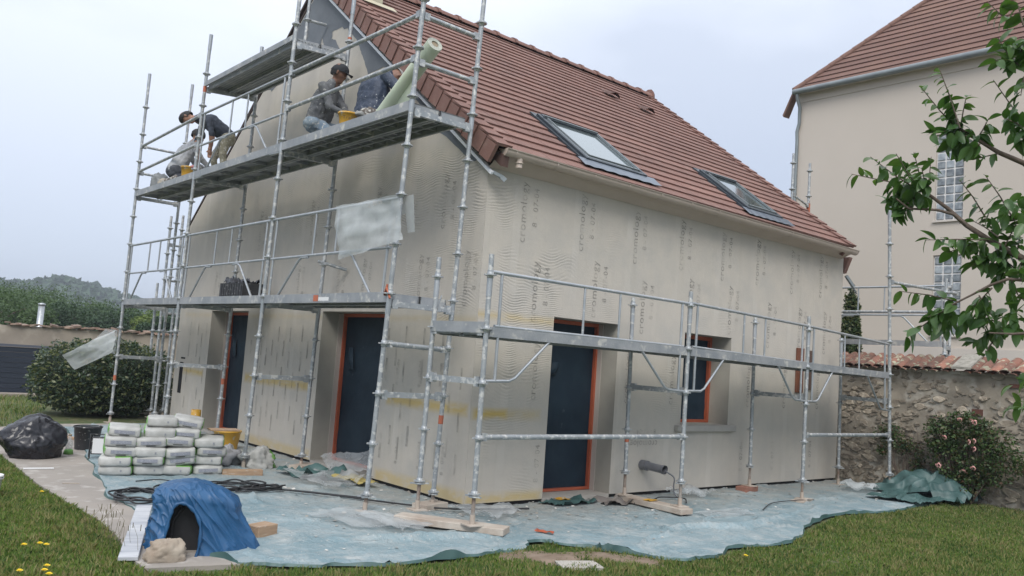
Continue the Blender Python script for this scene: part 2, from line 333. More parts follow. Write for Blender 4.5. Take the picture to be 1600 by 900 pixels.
def cardmesh(name, P, A, B, mat):
    """many quads (centres P, half axes A, B)"""
    n = len(P); V = np.empty((n, 4, 3)); V[:, 0] = P-A; V[:, 1] = P-B*.9; V[:, 2] = P+A; V[:, 3] = P+B*.9
    me = bpy.data.meshes.new(name); me.vertices.add(n*4); me.vertices.foreach_set('co', V.ravel()); me.loops.add(n*4)
    me.loops.foreach_set('vertex_index', np.arange(n*4, dtype=np.int32)); me.polygons.add(n)
    me.polygons.foreach_set('loop_start', np.arange(0, n*4, 4, dtype=np.int32)); me.polygons.foreach_set('loop_total', np.full(n, 4, dtype=np.int32))
    mats = mat if isinstance(mat, (list, tuple)) else [mat]
    for m in mats: me.materials.append(m)
    if len(mats) > 1: me.polygons.foreach_set('material_index', rng.integers(0, len(mats), n).astype(np.int32))
    me.update(calc_edges=True); me.validate(); return me
def rdir(n):
    d = rng.normal(size=(n, 3)); return d/np.linalg.norm(d, axis=1)[:, None]
def leafcards(name, P, size, mat, upb=.3, asp=.5):
    n = len(P); a = rdir(n); a[:, 2] *= .7; a /= np.linalg.norm(a, axis=1)[:, None]
    b = np.cross(a, rdir(n)+np.array([0, 0, upb])); b /= np.linalg.norm(b, axis=1)[:, None]+1e-9
    s = size*(.6+.8*rng.random(n))[:, None]; return cardmesh(name, P, a*s, b*s*asp, mat)
def nz(x, y, z=0, s=1): return noise.noise(Vector((x*s, y*s, z*s)))
def ray(px, py): return (fw+rt*((px-800)/1322)+up*((450-py)/1322))
def at(px, py, dist): return CP+ray(px, py).normalized()*dist

# ------------------------------------------------------------ ground
def ground_z(x, y): return .02*nz(x, y, 0, .5)-.02
g = MB(); xs = sorted(set([-1500, -300, -60, -20]+[round(-8+.4*i, 2) for i in range(60)]+[24, 40, 120, 600, 1500])); ys = sorted(set([-1500, -200, -40]+[round(-9+.4*i, 2) for i in range(75)]+[30, 60, 200, 700, 1500]))
vs = [(x, y, ground_z(x, y)) for x in xs for y in ys]; ny = len(ys)
g.add(vs, [(i*ny+j, (i+1)*ny+j, (i+1)*ny+j+1, i*ny+j+1) for i in range(len(xs)-1) for j in range(ny-1)], 0, True)
m_grassg = M('lawn_soil', (.075, .095, .032), (.14, .12, .06), 1.6, .95, bump=1, bscale=50, c3=(.05, .085, .022), s3=9, lo3=.45, hi3=.6, geo=True)
tag(g.build('ground', m_grassg), kind='structure')
# concrete path sheet
pp = [(-3.34, 5.1), (-3.40, 2.6), (-3.36, 1.5), (-3.34, .6), (-3.40, -.1), (-3.5, -.62), (-3.5, -1.02), (-2.7, -1.22), (-1.5, -.8), (-.6, 2), (-.6, 8.6), (-2.3, 8.4), (-2.9, 7.9), (-4.2, 8.0), (-6.5, 7.6), (-6.5, 5.3)]
p_ = MB(); p_.prism([(x+.03*nz(x, y, 3, 3), y, -.05) for x, y in pp], (0, 0, .065)); tag(fixn(p_.build('path', m_conc)), kind='structure')
# soil strip in front of the sheet
s_ = MB(); ring = [(-1.9, -1.75), (-1.2, -1.62), (-.3, -1.5), (.2, -1.9), (.7, -2.5), (.3, -2.75), (-.4, -2.6), (-1.2, -2.3), (-1.9, -2.0)]
s_.grid(lambda u, v: ((lambda a, b: (a[0]*(1-v)+b[0]*v, a[1]*(1-v)+b[1]*v, .014+.02*nz(a[0]*3, v*3, 1)+.012*nz(a[0]*12, v*12, 1)-.07*(2*v-1)**4-.07*(2*u-1)**6))(
    (-.95+1.35*u, -1.50-.75*u*u+.05*math.sin(9*u)), (-1.15+1.5*u, -1.85-.75*u+.10*math.sin(13*u)))), 60, 16)
tag(s_.build('bare_soil', m_soil), kind='structure')

# ------------------------------------------------------------ house
H = 3.64; L = 7.59; W = 8.78; AY, AZ = 4.33, 6.93
house = empty('house', (0, 0, 0), 'two-storey house with rendered walls being insulated behind galvanised scaffolding, brown tiled roof', 'house')
D1 = (1.11, 2.21, 0, 2.11); W1 = (3.51, 4.56, .90, 2.11); T = .4
GD1 = (1.81, 3.37, 0, 2.06); GD2 = (5.78, 7.27, 0, 2.06)
fwl = MB(); B_ = -.03
for x0, x1, z0, z1 in ((.003, D1[0], .065, H), (D1[1], W1[0], .065, H), (W1[1], L, .065, H), (D1[0], D1[1], D1[3], H), (W1[0], W1[1], W1[3], H), (W1[0], W1[1], .065, W1[2])):
    fwl.box(x0, x1, 0, T, z0, z1)
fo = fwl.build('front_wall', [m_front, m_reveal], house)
gw = MB()
def gz(y): return H+(AZ-H)*(y/AY) if y < AY else 3.60+(AZ-3.60)*((W-y)/(W-AY))
ysg = [0.001, GD1[0], GD1[1], AY, GD2[0], GD2[1], W]
for a, b_ in zip(ysg[:-1], ysg[1:]):
    zb = GD1[3] if (a, b_) in ((GD1[0], GD1[1]), (GD2[0], GD2[1])) else .065
    gw.prism([(.0, a, zb), (.0, b_, zb), (.0, b_, gz(b_)), (.0, a, gz(a))], (T if a > .1 else T-.003, 0, 0))
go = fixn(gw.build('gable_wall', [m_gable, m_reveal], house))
for o in (fo, go):
    for p in o.data.polygons:
        if (o is fo and abs(p.normal.y) < .5) or (o is go and abs(p.normal.x) < .5): p.material_index = 1 if abs(p.normal.z) < .9 or p.center.z < 2.5 else 0
for p in fo.data.polygons:
    if p.center.x < .01: p.material_index = 0
bk = MB(); bk.box(L-.35, L-.001, .42, W-.1, .03, H); bk.box(.42, L-.36, W-.4, W, .03, H)
fixn(bk.prism([(L-.003, 0.42, H), (L-.003, W, H), (L-.003, AY, AZ)], (-.3, 0, 0)).build('rear_wall', m_reveal, house))
bi = MB(); bi.box(.45, L-.4, .46, W-.45, .01, 3.5); bi.build('dark_interior', m_dark, house)
# solid black strip standing in for the dark gap along the wall bottoms
bs = MB(); bs.box(.02, L-.02, .02, T, -.03, .064); bs.box(.02, T, T+.01, W, -.03, .064); bs.build('base_gap', m_dark, house)
# grey unrendered insulation on the gable
gp = [(4.33, 6.90), (.12, 3.70), (.30, 3.74), (.94, 4.14), (1.45, 4.60), (1.93, 5.04), (2.34, 5.24), (2.72, 5.22), (2.84, 5.43), (2.95, 5.59), (3.1, 5.79), (3.36, 5.99), (3.55, 6.09), (3.83, 6.09), (3.84, 5.98), (3.68, 5.9),
      (3.53, 5.73), (3.35, 5.52), (3.62, 5.66), (3.87, 5.80), (4.02, 5.88), (4.15, 6.08), (4.19, 5.94), (4.6, 5.86), (5.1, 5.78), (5.4, 5.72), (5.72, 5.58), (5.86, 5.68), (6.0, 5.66)]
jag = []
for i in range(len(gp)):
    a = gp[i]; b_ = gp[(i+1) % len(gp)]; k = 1 if i in (0, len(gp)-1) else 5
    for j in range(k):
        t = j/k; y = a[0]+(b_[0]-a[0])*t; z = a[1]+(b_[1]-a[1])*t
        if k > 1 and j: y += .035*nz(y*9, z*9, 2); z += .035*nz(y*9, z*9, 7)
        jag.append((y, min(z, gz(y)-.01)))
bm = bmesh.new(); vv = [bm.verts.new((-.004, y, z)) for y, z in jag]; ed = [bm.edges.new((vv[i], vv[(i+1) % len(vv)])) for i in range(len(vv))]
bmesh.ops.triangle_fill(bm, edges=ed, use_beauty=True); me = bpy.data.meshes.new('bare_insulation'); bm.to_mesh(me); bm.free(); me.materials.append(m_grey)
o = inst('bare_insulation', me, house); o['label'] = 'dark grey bare insulation below the gable peak not yet coated'
# doors and window
def opening(name, axis, o, frame=.042, depth=.34, sides='LRT', label=None):
    u0, u1, z0, z1 = o; z0 = max(z0, .072)
    def P3(u, d, z): return (u, d, z) if axis == 0 else (d, u, z)
    f = MB(); a = .003
    def bx(ua, ub, za, zb, d0, d1, m=None, t=f):
        p = P3(ua, d0, za); q = P3(ub, d1, zb); t.box(min(p[0], q[0]), max(p[0], q[0]), min(p[1], q[1]), max(p[1], q[1]), za, zb)
    pan = MB()
    if axis == 0: fn = lambda u, v: (u0+.02+(u1-u0-.04)*u, depth+.03+.022*nz(u*3, v*5, u0)+.012*abs(nz(u*9, v*12, u0)), z0+.01+(z1-z0-.02)*v)
    else: fn = lambda u, v: (depth+.03+.022*nz(u*3, v*5, u0)+.012*abs(nz(u*9, v*12, u0)), u1-.02-(u1-u0-.04)*u, z0+.01+(z1-z0-.02)*v)
    pan.grid(fn, 20, 36)
    d = pan.build(name, m_film, house)
    if label: d['label'] = label
    fr = MB(); t = fr
    bx(u0+a, u0+frame, z0+a, z1-a, depth-.02, depth+.025, t=fr); bx(u1-frame, u1-a, z0+a, z1-a, depth-.02, depth+.025, t=fr)
    bx(u0+frame, u1-frame, z1-frame*1.1, z1-a, depth-.02, depth+.024, t=fr); bx(u0+frame, u1-frame, z0+a, z0+frame*.8, depth-.02, depth+.024, t=fr)
    fr.build('tape_frame', m_orange, d)
    if axis == 0: wr = [(u0+.3, 1.45, .25)]
    else: wr = [(u1-.35, 1.3, .3)]
    fl = MB()
    for (u, z, h) in wr:
        fl.grid(lambda a_, b_: P3(u+.12*a_+.05*b_, depth-.0-.035*math.sin(math.pi*a_)*math.sin(math.pi*b_), z+h*b_*(.6 if axis == 0 else 1)), 6, 6)
    fl.build('film_flap', m_film, d)
    return d
opening('front_door', 0, D1, label='front doorway sealed with dark blue film and orange tape')
opening('window', 0, W1, .05)
opening('gable_door', 1, GD1, label='wide gable doorway sealed with dark blue film'); opening('gable_door', 1, GD2, label='far gable doorway sealed with dark blue film')
sm = MB(); sm.box(W1[0]-.12, W1[1]+.12, -.07, .335, W1[2]-.085, W1[2]-.004); sm.build('window_sill', M('grey_sill', (.38, .36, .33), (.34, .325, .3), 6, .7), house, bevel=.006)
for bx_ in ((D1[0]+.003, D1[1]-.003, .0, .375, .0, .069), (.0, .375, GD1[0]+.003, GD1[1]-.003, .0, .069), (.0, .375, GD2[0]+.003, GD2[1]-.003, .0, .069)):
    th = MB(); th.box(*bx_); th.build('door_threshold', m_concl, house)
# pale inner lining strips beside door frames
m_trim = M('pale_reveal_trim', (.45, .40, .36), rough=.7)
for bx_ in ((D1[1]-.012, D1[1]-.002, .25, .32, .05, D1[3]-.01), (.25, .32, GD1[1]-.012, GD1[1]-.002, .05, GD1[3]-.01), (.25, .32, GD2[1]-.012, GD2[1]-.002, .05, GD2[3]-.01)):
    ln = MB(); ln.box(*bx_); ln.build('reveal_trim', m_trim, house)
# meter slot and board niche
mb = MB(); mb.box(-.004, .05, 8.36, 8.52, .58, 1.13); mb.box(-.004, .05, 8.30, 8.5, 1.19, 1.22); mb.build('meter_recess', m_dark, house)
nb_ = MB(); nb_.box(6.25, 6.44, -.035, -.004, 1.40, 2.08); o = nb_.build('wooden_batten', m_redwood, house, bevel=.004)
nb_ = MB(); nb_.box(6.60, 6.72, -.02, -.004, 1.45, 2.06); nb_.build('slot_cover', M('dark_brown_board', (.10, .06, .045), rough=.8), house)  # board in one even dark brown
# waste pipe stub
pi_ = MB(); pi_.tube([(2.78, .05, .40), (2.78, -.10, .40)], .062, 18); pi_.tube([(2.78, -.10, .40), (2.79, -.36, .385)], .05, 18, cap=False); pi_.tube([(2.789, -.33, .387), (2.79, -.365, .385)], .056, 18, cap=False)
pi_.lathe([(.0, 0), (.046, 0)], (0, 0, 0), 12, cap=False)
pi_.v = pi_.v[:-24]; pi_.f = pi_.f[:-12]; pi_.m = pi_.m[:-12]; pi_.sm = pi_.sm[:-12]
o = pi_.build('waste_pipe', m_pvcgrey, house); d_ = MB(); d_.tube([(2.788, -.30, .388), (2.789, -.305, .388)], .048, 16); d_.build('pipe_bore', m_dark, o)

# lettering half-buried in the coat
def textmesh(s, size):
    c = bpy.data.curves.new('t', 'FONT'); c.body = s; c.size = size; c.align_x = 'LEFT'; c.resolution_u = 3; c.space_character = 1.12; c.offset = -.0008
    o = bpy.data.objects.new('t', c); COL.objects.link(o); dg = bpy.context.evaluated_depsgraph_get()
    me = bpy.data.meshes.new_from_object(o.evaluated_get(dg)); bpy.data.objects.remove(o); me.name = 'mesh_lettering'; return me
def textset(body, size, mat): me = textmesh(body, size); me.materials.clear(); me.materials.append(mat); return me
tA = textset('cromology', .142, m_inkf); tB = textset('8 - 07-04', .105, m_inkf)
tAg = textset('cromology', .135, m_inkg); tBg = textset('8 - 07-04', .105, m_inkg)
up90 = (rad(90), rad(-90), 0)
def put(me, u, z, wall, upside=0, sc=1):
    # wall 0: y=0 plane text running upward ; wall 1: x=0 plane
    if wall == 0:
        R = Matrix(((0, -1, 0), (0, 0, -1), (1, 0, 0))) if not upside else (Matrix(((-1, 0, 0), (0, 0, -1), (0, -1, 0))) if upside == 2 else Matrix(((0, 1, 0), (0, 0, -1), (-1, 0, 0))))
        t = Vector((u, -.0028, z))
    else:
        R = Matrix(((0, 0, -1), (0, 1, 0), (1, 0, 0))) if not upside else Matrix(((0, 0, -1), (0, -1, 0), (-1, 0, 0)))
        t = Vector((-.0028, u, z))
    o = bpy.data.objects.new('mesh_lettering', me); link(o, house); mw = R.to_4x4(); mw.translation = t; o.matrix_world = mw @ Matrix.Scale(sc, 4); return o
for i, x in enumerate((.58, 1.5, 2.46, 3.38, 4.3, 5.15, 6.08, 6.93)):
    put(tA, x, 2.88+.03*(i % 2), 0); put(tB, x+.17, 3.08, 0)
for x in (.82, 1.78, 2.66, 3.62, 4.52, 5.5, 6.35, 7.1):
    zt_ = 2.15 if (1.0 < x < 2.3 or 3.4 < x < 4.65) else 2.02
    put(tA, x, zt_, 0)
    put(tB, x+.17, zt_+.2, 0)
for x in (.9, 2.45, 3.32, 5.05, 6.0, 6.95): put(tA, x, 1.15, 0, sc=.95)
for x in (1.02, 4.95, 5.75, 6.8): put(tB, x, .25, 0, sc=.95)
put(tB, 3.02, .84, 0, 2, .85); put(tA, 3.06, .70, 0, 2, .85)
for y in (.72, 2.15, 3.9, 5.6): put(tAg, y, 3.0, 1); put(tBg, y-.17, 3.1, 1)
for y in (.22, 1.1, 2.35, 3.0, 4.15, 5.2, 7.2): put(tAg, y, 2.12, 1, sc=.95); put(tBg, y-.15, 2.3, 1, sc=.9)
for y in (.4, .85, 1.3): put(tBg, y, .3, 1, sc=.7); put(tBg, y+.1, 1.2, 1, sc=.7)
# vertical trowel marks on the lower gable
tm = MB()
for a, b_ in ((.12, 1.75), (3.45, 5.7), (7.35, 8.3)):
    y = a+.08; i = 0
    while y < b_-.06:
        for z0 in (.34, .80, 1.24, 1.62):
            z = z0+(.17 if i % 2 else 0)+.04*nz(y*7, z0*5)
            if z+.26 > 2.0 or random.random() < .15: continue
            w_ = .015+.003*(i % 3); hh = random.uniform(.2, .29); tm.add([(-.0025, y-w_, z), (-.0025, y-w_, z+hh), (-.0025, y+w_, z+hh), (-.0025, y+w_, z)], [(0, 1, 2, 3)])
        y += .185; i += 1
tm.build('tape_marks', m_inkg, house, kind='stuff')

# roof
RZ, RS, RY, RE = 3.965, .748, 4.27, -.25    # z at y=0, slope, ridge y, eave y
X0, X1 = -.10, 7.42
NC = 26; dv = Vector((0, 1, RS)).normalized(); nv = Vector((0, -RS, 1)).normalized(); SLEN = (RY-RE)/dv.y; gau = SLEN/NC
def rp(x, d, h=0): return Vector((x, RE, RZ+RS*RE))+dv*d+nv*h
core = MB()
e = rp(X0+.06, 0, -.03); r_ = rp(X0+.06, SLEN, -.03)
core.prism([(X0+.05, RE+.05, e.z), (X0+.05, RY, r_.z), (X0+.12, W+.02, 3.63), (X0+.12, W-.02, 3.60), (X0+.05, RY, r_.z-.05), (X0+.05, RE+.08, e.z-.02)], (X1-X0-.1, 0, 0))
fixn(core.build('roof_deck', M('dark_brown_roof_deck', (.05, .035, .03), rough=.9), house))  # roof deck in one even dark brown
def in_sky(x0, x1, d0, d1):
    return None
SKY = [(1.42, 2.52, .30, 1.48), (4.68, 5.58, .24, 1.36)]
def course_mesh(xa, xb, seed):
    m = MB(); r = random.Random(seed); tw = .30; n = int(round((xb-xa)/tw)); tw = (xb-xa)/n
    for k in range(n):
        a = xa+k*tw+.0015; b_ = xa+(k+1)*tw-.0015; j = r.uniform(-.001, .001); f0 = -.004+r.uniform(-.0015, .0015); th_ = .015
        # slightly raised interlock rib on the left
        sec = [(a, 0), (a+.02, .0015), (a+.04, 0), (b_, 0)]
        vs = []
        for (dd, hh) in ((f0, th_+.014), (gau+.02, .006)):
            for (xx, q) in sec: vs.append(rp(xx, dd, hh+q+j))
        for (xx, q) in sec: vs.append(rp(xx, f0, -.005))
        m.add(vs, [(i, i+1, 5+i, 4+i) for i in range(3)]+[(8+i, 9+i, 1+i, i) for i in range(3)])
    return m
for c in range(NC):
    segs = [(X0+.16, X1)]
    for (sx0, sx1, sd0, sd1) in SKY:
        if (c+1)*gau > sd0 and c*gau < sd1:
            ns = []
            for a, b_ in segs:
                if sx0 > a and sx1 < b_: ns += [(a, sx0), (sx1, b_)]
                else: ns.append((a, b_))
            segs = ns
    for a, b_ in segs:
        m = course_mesh(a, b_, c*7+int(a*3)); m.v = [tuple(v[k]+(dv*(c*gau))[k] for k in range(3)) for v in m.v]
        m.build('tile_course', m_tile, house)
# far slope: plain courses
for c in range(NC):
    m = MB(); 
    def bp(x, d, h): t = d/SLEN; return (x+.02, (W+.06)*(1-t)+RY*t, 3.655*(1-t)+(RZ+RS*RY)*t+h-.01)
    m.add([bp(X0+.12, c*gau, .038), bp(X1, c*gau, .038), bp(X1, (c+1)*gau+.02, .006), bp(X0+.12, (c+1)*gau+.02, .006), bp(X0+.12, c*gau, -.01), bp(X1, c*gau, -.01)], [(3, 2, 1, 0), (0, 1, 5, 4)])
    m.build('rear_tile_course', m_tile, house)
# verge tiles (front rake) : L-shaped
vm = MB(); w_, hgt, lg = .20, .185, gau-.004
def q(x, d, h): return Vector((x, 0, 0))+dv*d+nv*h
for (xa, xb, ha, hb) in ((0, w_, .018, .052), (0, .028, -hgt, .0175)):
    v = [q(xa-(.016 if xb < .1 else 0), 0, ha+.004), q(xb, 0, ha+.004), q(xb, lg, ha-.014), q(xa, lg, ha-.014), q(xa-(.016 if xb < .1 else .016), 0, hb+.002), q(xb, 0, hb+.002), q(xb, lg, hb-.016), q(xa, lg, hb-.016)]
    vm.add(v, [(0, 3, 2, 1), (4, 5, 6, 7), (0, 1, 5, 4), (1, 2, 6, 5), (2, 3, 7, 6), (3, 0, 4, 7)])
vme = vm.mesh('verge_tile', m_tile)
for c in range(NC):
    p = rp(X0-.02, c*gau-.005); o = inst('verge_tile', vme, house, (p.x+random.uniform(-.004, .004), p.y, p.z))
    p = rp(X1-.16, c*gau-.005); inst('verge_tile', vme, house, (p.x, p.y, p.z))
# ridge tiles
rm = MB(); n = 8
for k in range(2):
    x0, x1, rr0, rr1 = ((0, .06, .165, .165), (.06, .44, .145, .135))[k]
    ring = lambda x, r: [(x, r*math.cos(math.pi*i/n)*1.0, r*.75*math.sin(math.pi*i/n)) for i in range(n+1)]
    a = ring(x0, rr0); b_ = ring(x1, rr1)
    rm.add(a+b_, [(i, i+1, n+2+i, n+1+i) for i in range(n)], 0, True); rm.add(a, [tuple(range(n+1))])
rme = rm.mesh('ridge_tile', m_tile)
nr = 18; stp = (X1-X0)/nr; rzz = RZ+RS*RY
for i in range(nr): inst('ridge_tile', rme, house, (X0+i*stp, RY, rzz-.035+random.uniform(-.004, .004)))
rc = MB(); rc.tube([(X1-.02, RY, rzz+.0), (X1+.06, RY, rzz-.01)], [.16, .12], 10); rc.build('ridge_end_cap', m_tile, house)
# drip profile under the verge
dp = MB(); a = Vector((-.045, -.12, 3.53)); b_ = Vector((-.045, 4.33, 6.90))
dp.beam(a, b_, .03, .035); dp.build('drip_profile', m_strip, house)
dp = MB(); dp.beam((-.03, -.10, 3.55), (.06, -.15, 3.51), .025, .035); dp.beam((.05, -.145, 3.515), (.10, -.18, 3.47), .015, .045); dp.build('profile_end', m_zinc, house)
# gable soffit infill between wall and verge
sf = MB(); sf.prism([(-.02, -.22, 3.60), (-.02, 4.33, 7.0), (-.02, 4.33, 7.12), (-.02, -.24, 3.72)], (.10, 0, 0)); fixn(sf.build('verge_board', M('dark_verge_board', (.10, .055, .045), rough=.8), house))
sf = MB(); sf.prism([(-.01, W+.01, 3.62), (-.01, 4.33, 6.95), (-.01, 4.33, 7.0), (-.01, W+.02, 3.655)], (.10, 0, 0)); fixn(sf.build('verge_board', M('dark_verge_edge', (.07, .05, .045), rough=.8), house))
# gutter
gt = MB(); gy, gzv, gr = -.235, 3.775, .066
pr = [(gy+gr*math.cos(math.pi+math.pi*i/10), gzv+gr*.95*math.sin(math.pi+math.pi*i/10)) for i in range(11)]
pr = [(gy-gr-.008, gzv+.012), (gy-gr-.008, gzv)]+pr+[(gy+gr, gzv+.01)]
xa, xb = .0, 7.52
vs = [(x, y, z-.006*x) for x in (xa, xb) for y, z in pr]; n = len(pr)
gt.add(vs, [(i, i+1, n+i+1, n+i) for i in range(n-1)], 0, True); gt.add(vs[:n], [tuple(range(n))]); gt.add(vs[n:], [tuple(range(n))])
gto = gt.build('gutter', m_gutter, house)
br = MB()
for i in range(13):
    x = .12+i*.6; rr = gr+.005
    for k in range(10):
        a0 = math.pi+math.pi*k/10; a1 = math.pi+math.pi*(k+1)/10
        v = [(xx, gy+rr*math.cos(a_), gzv-.006*x+rr*.95*math.sin(a_)) for a_ in (a0, a1) for xx in (x, x+.022)]
        br.add(v, [(0, 1, 3, 2)])
me = br.build('gutter_brackets', m_gutter, gto)
gl = MB(); gl.add([(xa, gy+gr+.01, gzv+.01), (xb, gy+gr+.01, gzv-.03), (xb, -.002, gzv-.03), (xa, -.002, gzv+.01)], [(0, 1, 2, 3)]); gl.add([(xa, gy+gr+.012, gzv+.03), (xb, gy+gr+.012, gzv-.01), (xb, gy+gr+.012, gzv-.085), (xa, gy+gr+.012, gzv-.045)], [(0, 1, 2, 3)])
gl.add([(xa, gy+gr+.012, gzv-.045), (xb, gy+gr+.012, gzv-.085), (xb, -.003, gzv-.155), (xa, -.003, gzv-.155)], [(0, 1, 2, 3)])
gl.build('eaves_board', m_gutter, house)
og = MB(); og.tube([(.22, gy, gzv-.05), (.22, gy, gzv-.155)], .038, 14); og.build('gutter_outlet', m_gutter, gto)
og = MB(); og.lathe([(.05, 0), (.05, .01)], (.22, gy, gzv-.11), 14); og.build('outlet_collar', m_gutter, gto)
# rear corner items at far end of the eave
rb = MB(); rb.beam((7.60, -.05, 3.35), (7.72, -.12, 3.18), .05, .04); rb.tube([(7.66, -.1, 3.24), (7.83, -.12, 3.08)], .015, 6); rb.build('downpipe_bracket', m_zinc, house)
rb = MB(); rb.prism([(L+.01, .0, 3.4), (L+.01, .25, 3.4), (L+.01, .12, 3.66), (L+.01, -.1, 3.66)], (.1, 0, 0)); rb.build('verge_corner_block', m_tile, house)
# skylights
for i, (sx0, sx1, sd0, sd1) in enumerate(SKY):
    fr = MB(); fwid = .058
    def bb(m, xa, xb, da, db, ha, hb, mi=0):
        v = [rp(xa, da, ha), rp(xb, da, ha), rp(xb, db, ha), rp(xa, db, ha), rp(xa, da, hb), rp(xb, da, hb), rp(xb, db, hb), rp(xa, db, hb)]
        m.add(v, [(0, 3, 2, 1), (4, 5, 6, 7), (0, 1, 5, 4), (1, 2, 6, 5), (2, 3, 7, 6), (3, 0, 4, 7)], mi)
    bb(fr, sx0, sx0+fwid, sd0, sd1, -.05, .075); bb(fr, sx1-fwid, sx1, sd0, sd1, -.05, .075)
    bb(fr, sx0+fwid, sx1-fwid, sd0, sd0+fwid, -.05, .073); bb(fr, sx0+fwid, sx1-fwid, sd1-.11, sd1, -.05, .085)
    so_ = fr.build('skylight', m_flash, house, bevel=.006); so_['label'] = ('roof window nearest the gable', 'roof window at the far end of the roof')[i]
    sa = MB(); bb(sa, sx0+.085, sx0+.10, sd0+.09, sd1-.12, .068, .092); bb(sa, sx1-.10, sx1-.085, sd0+.09, sd1-.12, .068, .092); bb(sa, sx0+.1, sx1-.1, sd0+.08, sd0+.10, .068, .09); bb(sa, sx0+.06, sx1-.06, sd1-.09, sd1-.07, .086, .10)
    sa.build('sash', m_zinc, so_)
    gl = MB(); bb(gl, sx0+fwid, sx1-fwid, sd0+fwid, sd1-.11, .02, .060); gl.build('pane', m_glass, so_)
    ap = MB()
    ap.grid(lambda u, v: rp(sx0-.14+(sx1-sx0+.28)*u, sd0-.17+.18*v, .046+.004*math.sin(u*40)*(1-v)+.012*v), 40, 2, smooth=True)
    ap.build('apron', m_flash2, so_)
    sd_ = MB(); bb(sd_, sx0-.05, sx0-.002, sd0-.0, sd1+.08, .0, .045); bb(sd_, sx1+.002, sx1+.05, sd0-.0, sd1+.08, .0, .045); bb(sd_, sx0, sx1, sd1+.002, sd1+.08, 0, .045); sd_.build('flashing', m_flash, so_)
# vents, chimney
for (x, y) in ((5.15, 3.12), (5.95, 2.98)):
    d = (y-RE)/dv.y; vt = MB()
    vt.grid(lambda u, v: rp(x+.30*(u-.5), d+.24*v, .05+.075*math.sin(math.pi*u)**.6*(1-v)**.7), 10, 5)
    vt.build('vent_tile', M('dark_vent_tile', (.10, .055, .045), rough=.8), house)
ch = MB(); ch.box(.06, .50, 3.36, 3.86, 6.2, 7.75); co_ = ch.build('chimney', m_cream, house)
fl = MB(); fl.grid(lambda u, v: rp(-.05+.72*u, (3.36-RE)/dv.y-.16+.17*v, .05), 4, 2); fl.build('chimney_apron', m_cream, co_)
fl = MB(); fl.box(.03, .53, 3.33, 3.89, 7.75, 7.81); fl.build('chimney_cap', m_concl, co_)

# ------------------------------------------------------------ scaffolding
rs = MB(); rs.lathe([(.024, -.006), (.058, -.006), (.058, .006), (.024, .006)], n=12, smooth=False); rs.lathe([(.031, -.03), (.031, .03)], n=10); ROS = rs.mesh('rosette', m_galv)
fp = MB(); fp.box(-.075, .075, -.075, .075, 0, .01); fp.tube([(0, 0, .01), (0, 0, .09)], .024, 8); FOOT = fp.mesh('base_plate', m_woodd)
jn = MB(); jn.lathe([(.026, -.035), (.05, -.03), (.05, -.018), (.028, -.012)], n=10); jn.beam((-.09, .0, -.02), (.09, .02, -.02), .014, .014); JN = jn.mesh('jack_nut', m_galv)
class Pole:
    def __init__(s, x, y, ztop, ly=0, lx=0, z0=.19): s.x, s.y, s.t, s.ly, s.lx, s.z0 = x, y, ztop, ly, lx, z0
    def at(s, z): return Vector((s.x+s.lx*z, s.y+s.ly*z, z))
def standard(p, parent, foot=.04, ros=None, tape=None, rcut=0):
    m = MB(); m.tube([p.at(p.z0), p.at(p.t)], .0245, 10)
    z = p.z0+2
    o = m.build('standard', m_galv, parent, off=p.at(p.z0))
    for k in range(1, 4):
        if p.z0+2*k-.25 < p.t: m = MB(); m.tube([p.at(p.z0+2*k-.24), p.at(p.z0+2*k+.0)], .0275, 10); m.build('joint_sleeve', m_galvc, o).location = -p.at(p.z0)
    z = p.z0; k = 0
    while z < p.t-.02:
        q_ = bpy.data.objects.new('rosette', ROS); link(q_, o); q_.location = p.at(z)-p.at(p.z0); q_.rotation_euler = (0, 0, (k*1.3) % .6); z += .49; k += 1
    b = p.at(foot); j = MB(); j.tube([b, p.at(p.z0)], .0175, 8); j.build('jack_screw', m_rust, parent)
    inst('base_plate', FOOT, parent, b, (0, 0, random.uniform(-.3, .3)))
    inst('jack_nut', JN, parent, p.at(p.z0-.0), (0, 0, random.uniform(0, 3)))
    if tape: 
        t = MB(); t.tube([p.at(tape), p.at(tape+.09)], .0262, 10, cap=False); t.build('orange_mark', m_orange_tape, o).location = -p.at(p.z0)
    return o
def bar(name, a, b, r, parent, mat=None, ends=True):
    a = Vector(a); b = Vector(b); d = (b-a).normalized(); m = MB(); m.tube([a+d*.03, b-d*.03], r, 10)
    if ends:
        for e, s in ((a, 1), (b, -1)): m.beam(e+d*s*.02, e+d*s*.085, .045, .07)
    return m.build(name, mat or m_galv, parent)
def transom(a, b, parent):
    a = Vector(a); b = Vector(b); d = (b-a).normalized(); m = MB(); m.beam(a+d*.025, b-d*.025, .045, .055)
    for e, s in ((a, 1), (b, -1)): m.beam(e+d*s*.03, e+d*s*.09, .05, .09)
    return m.build('transom', m_galv, parent)
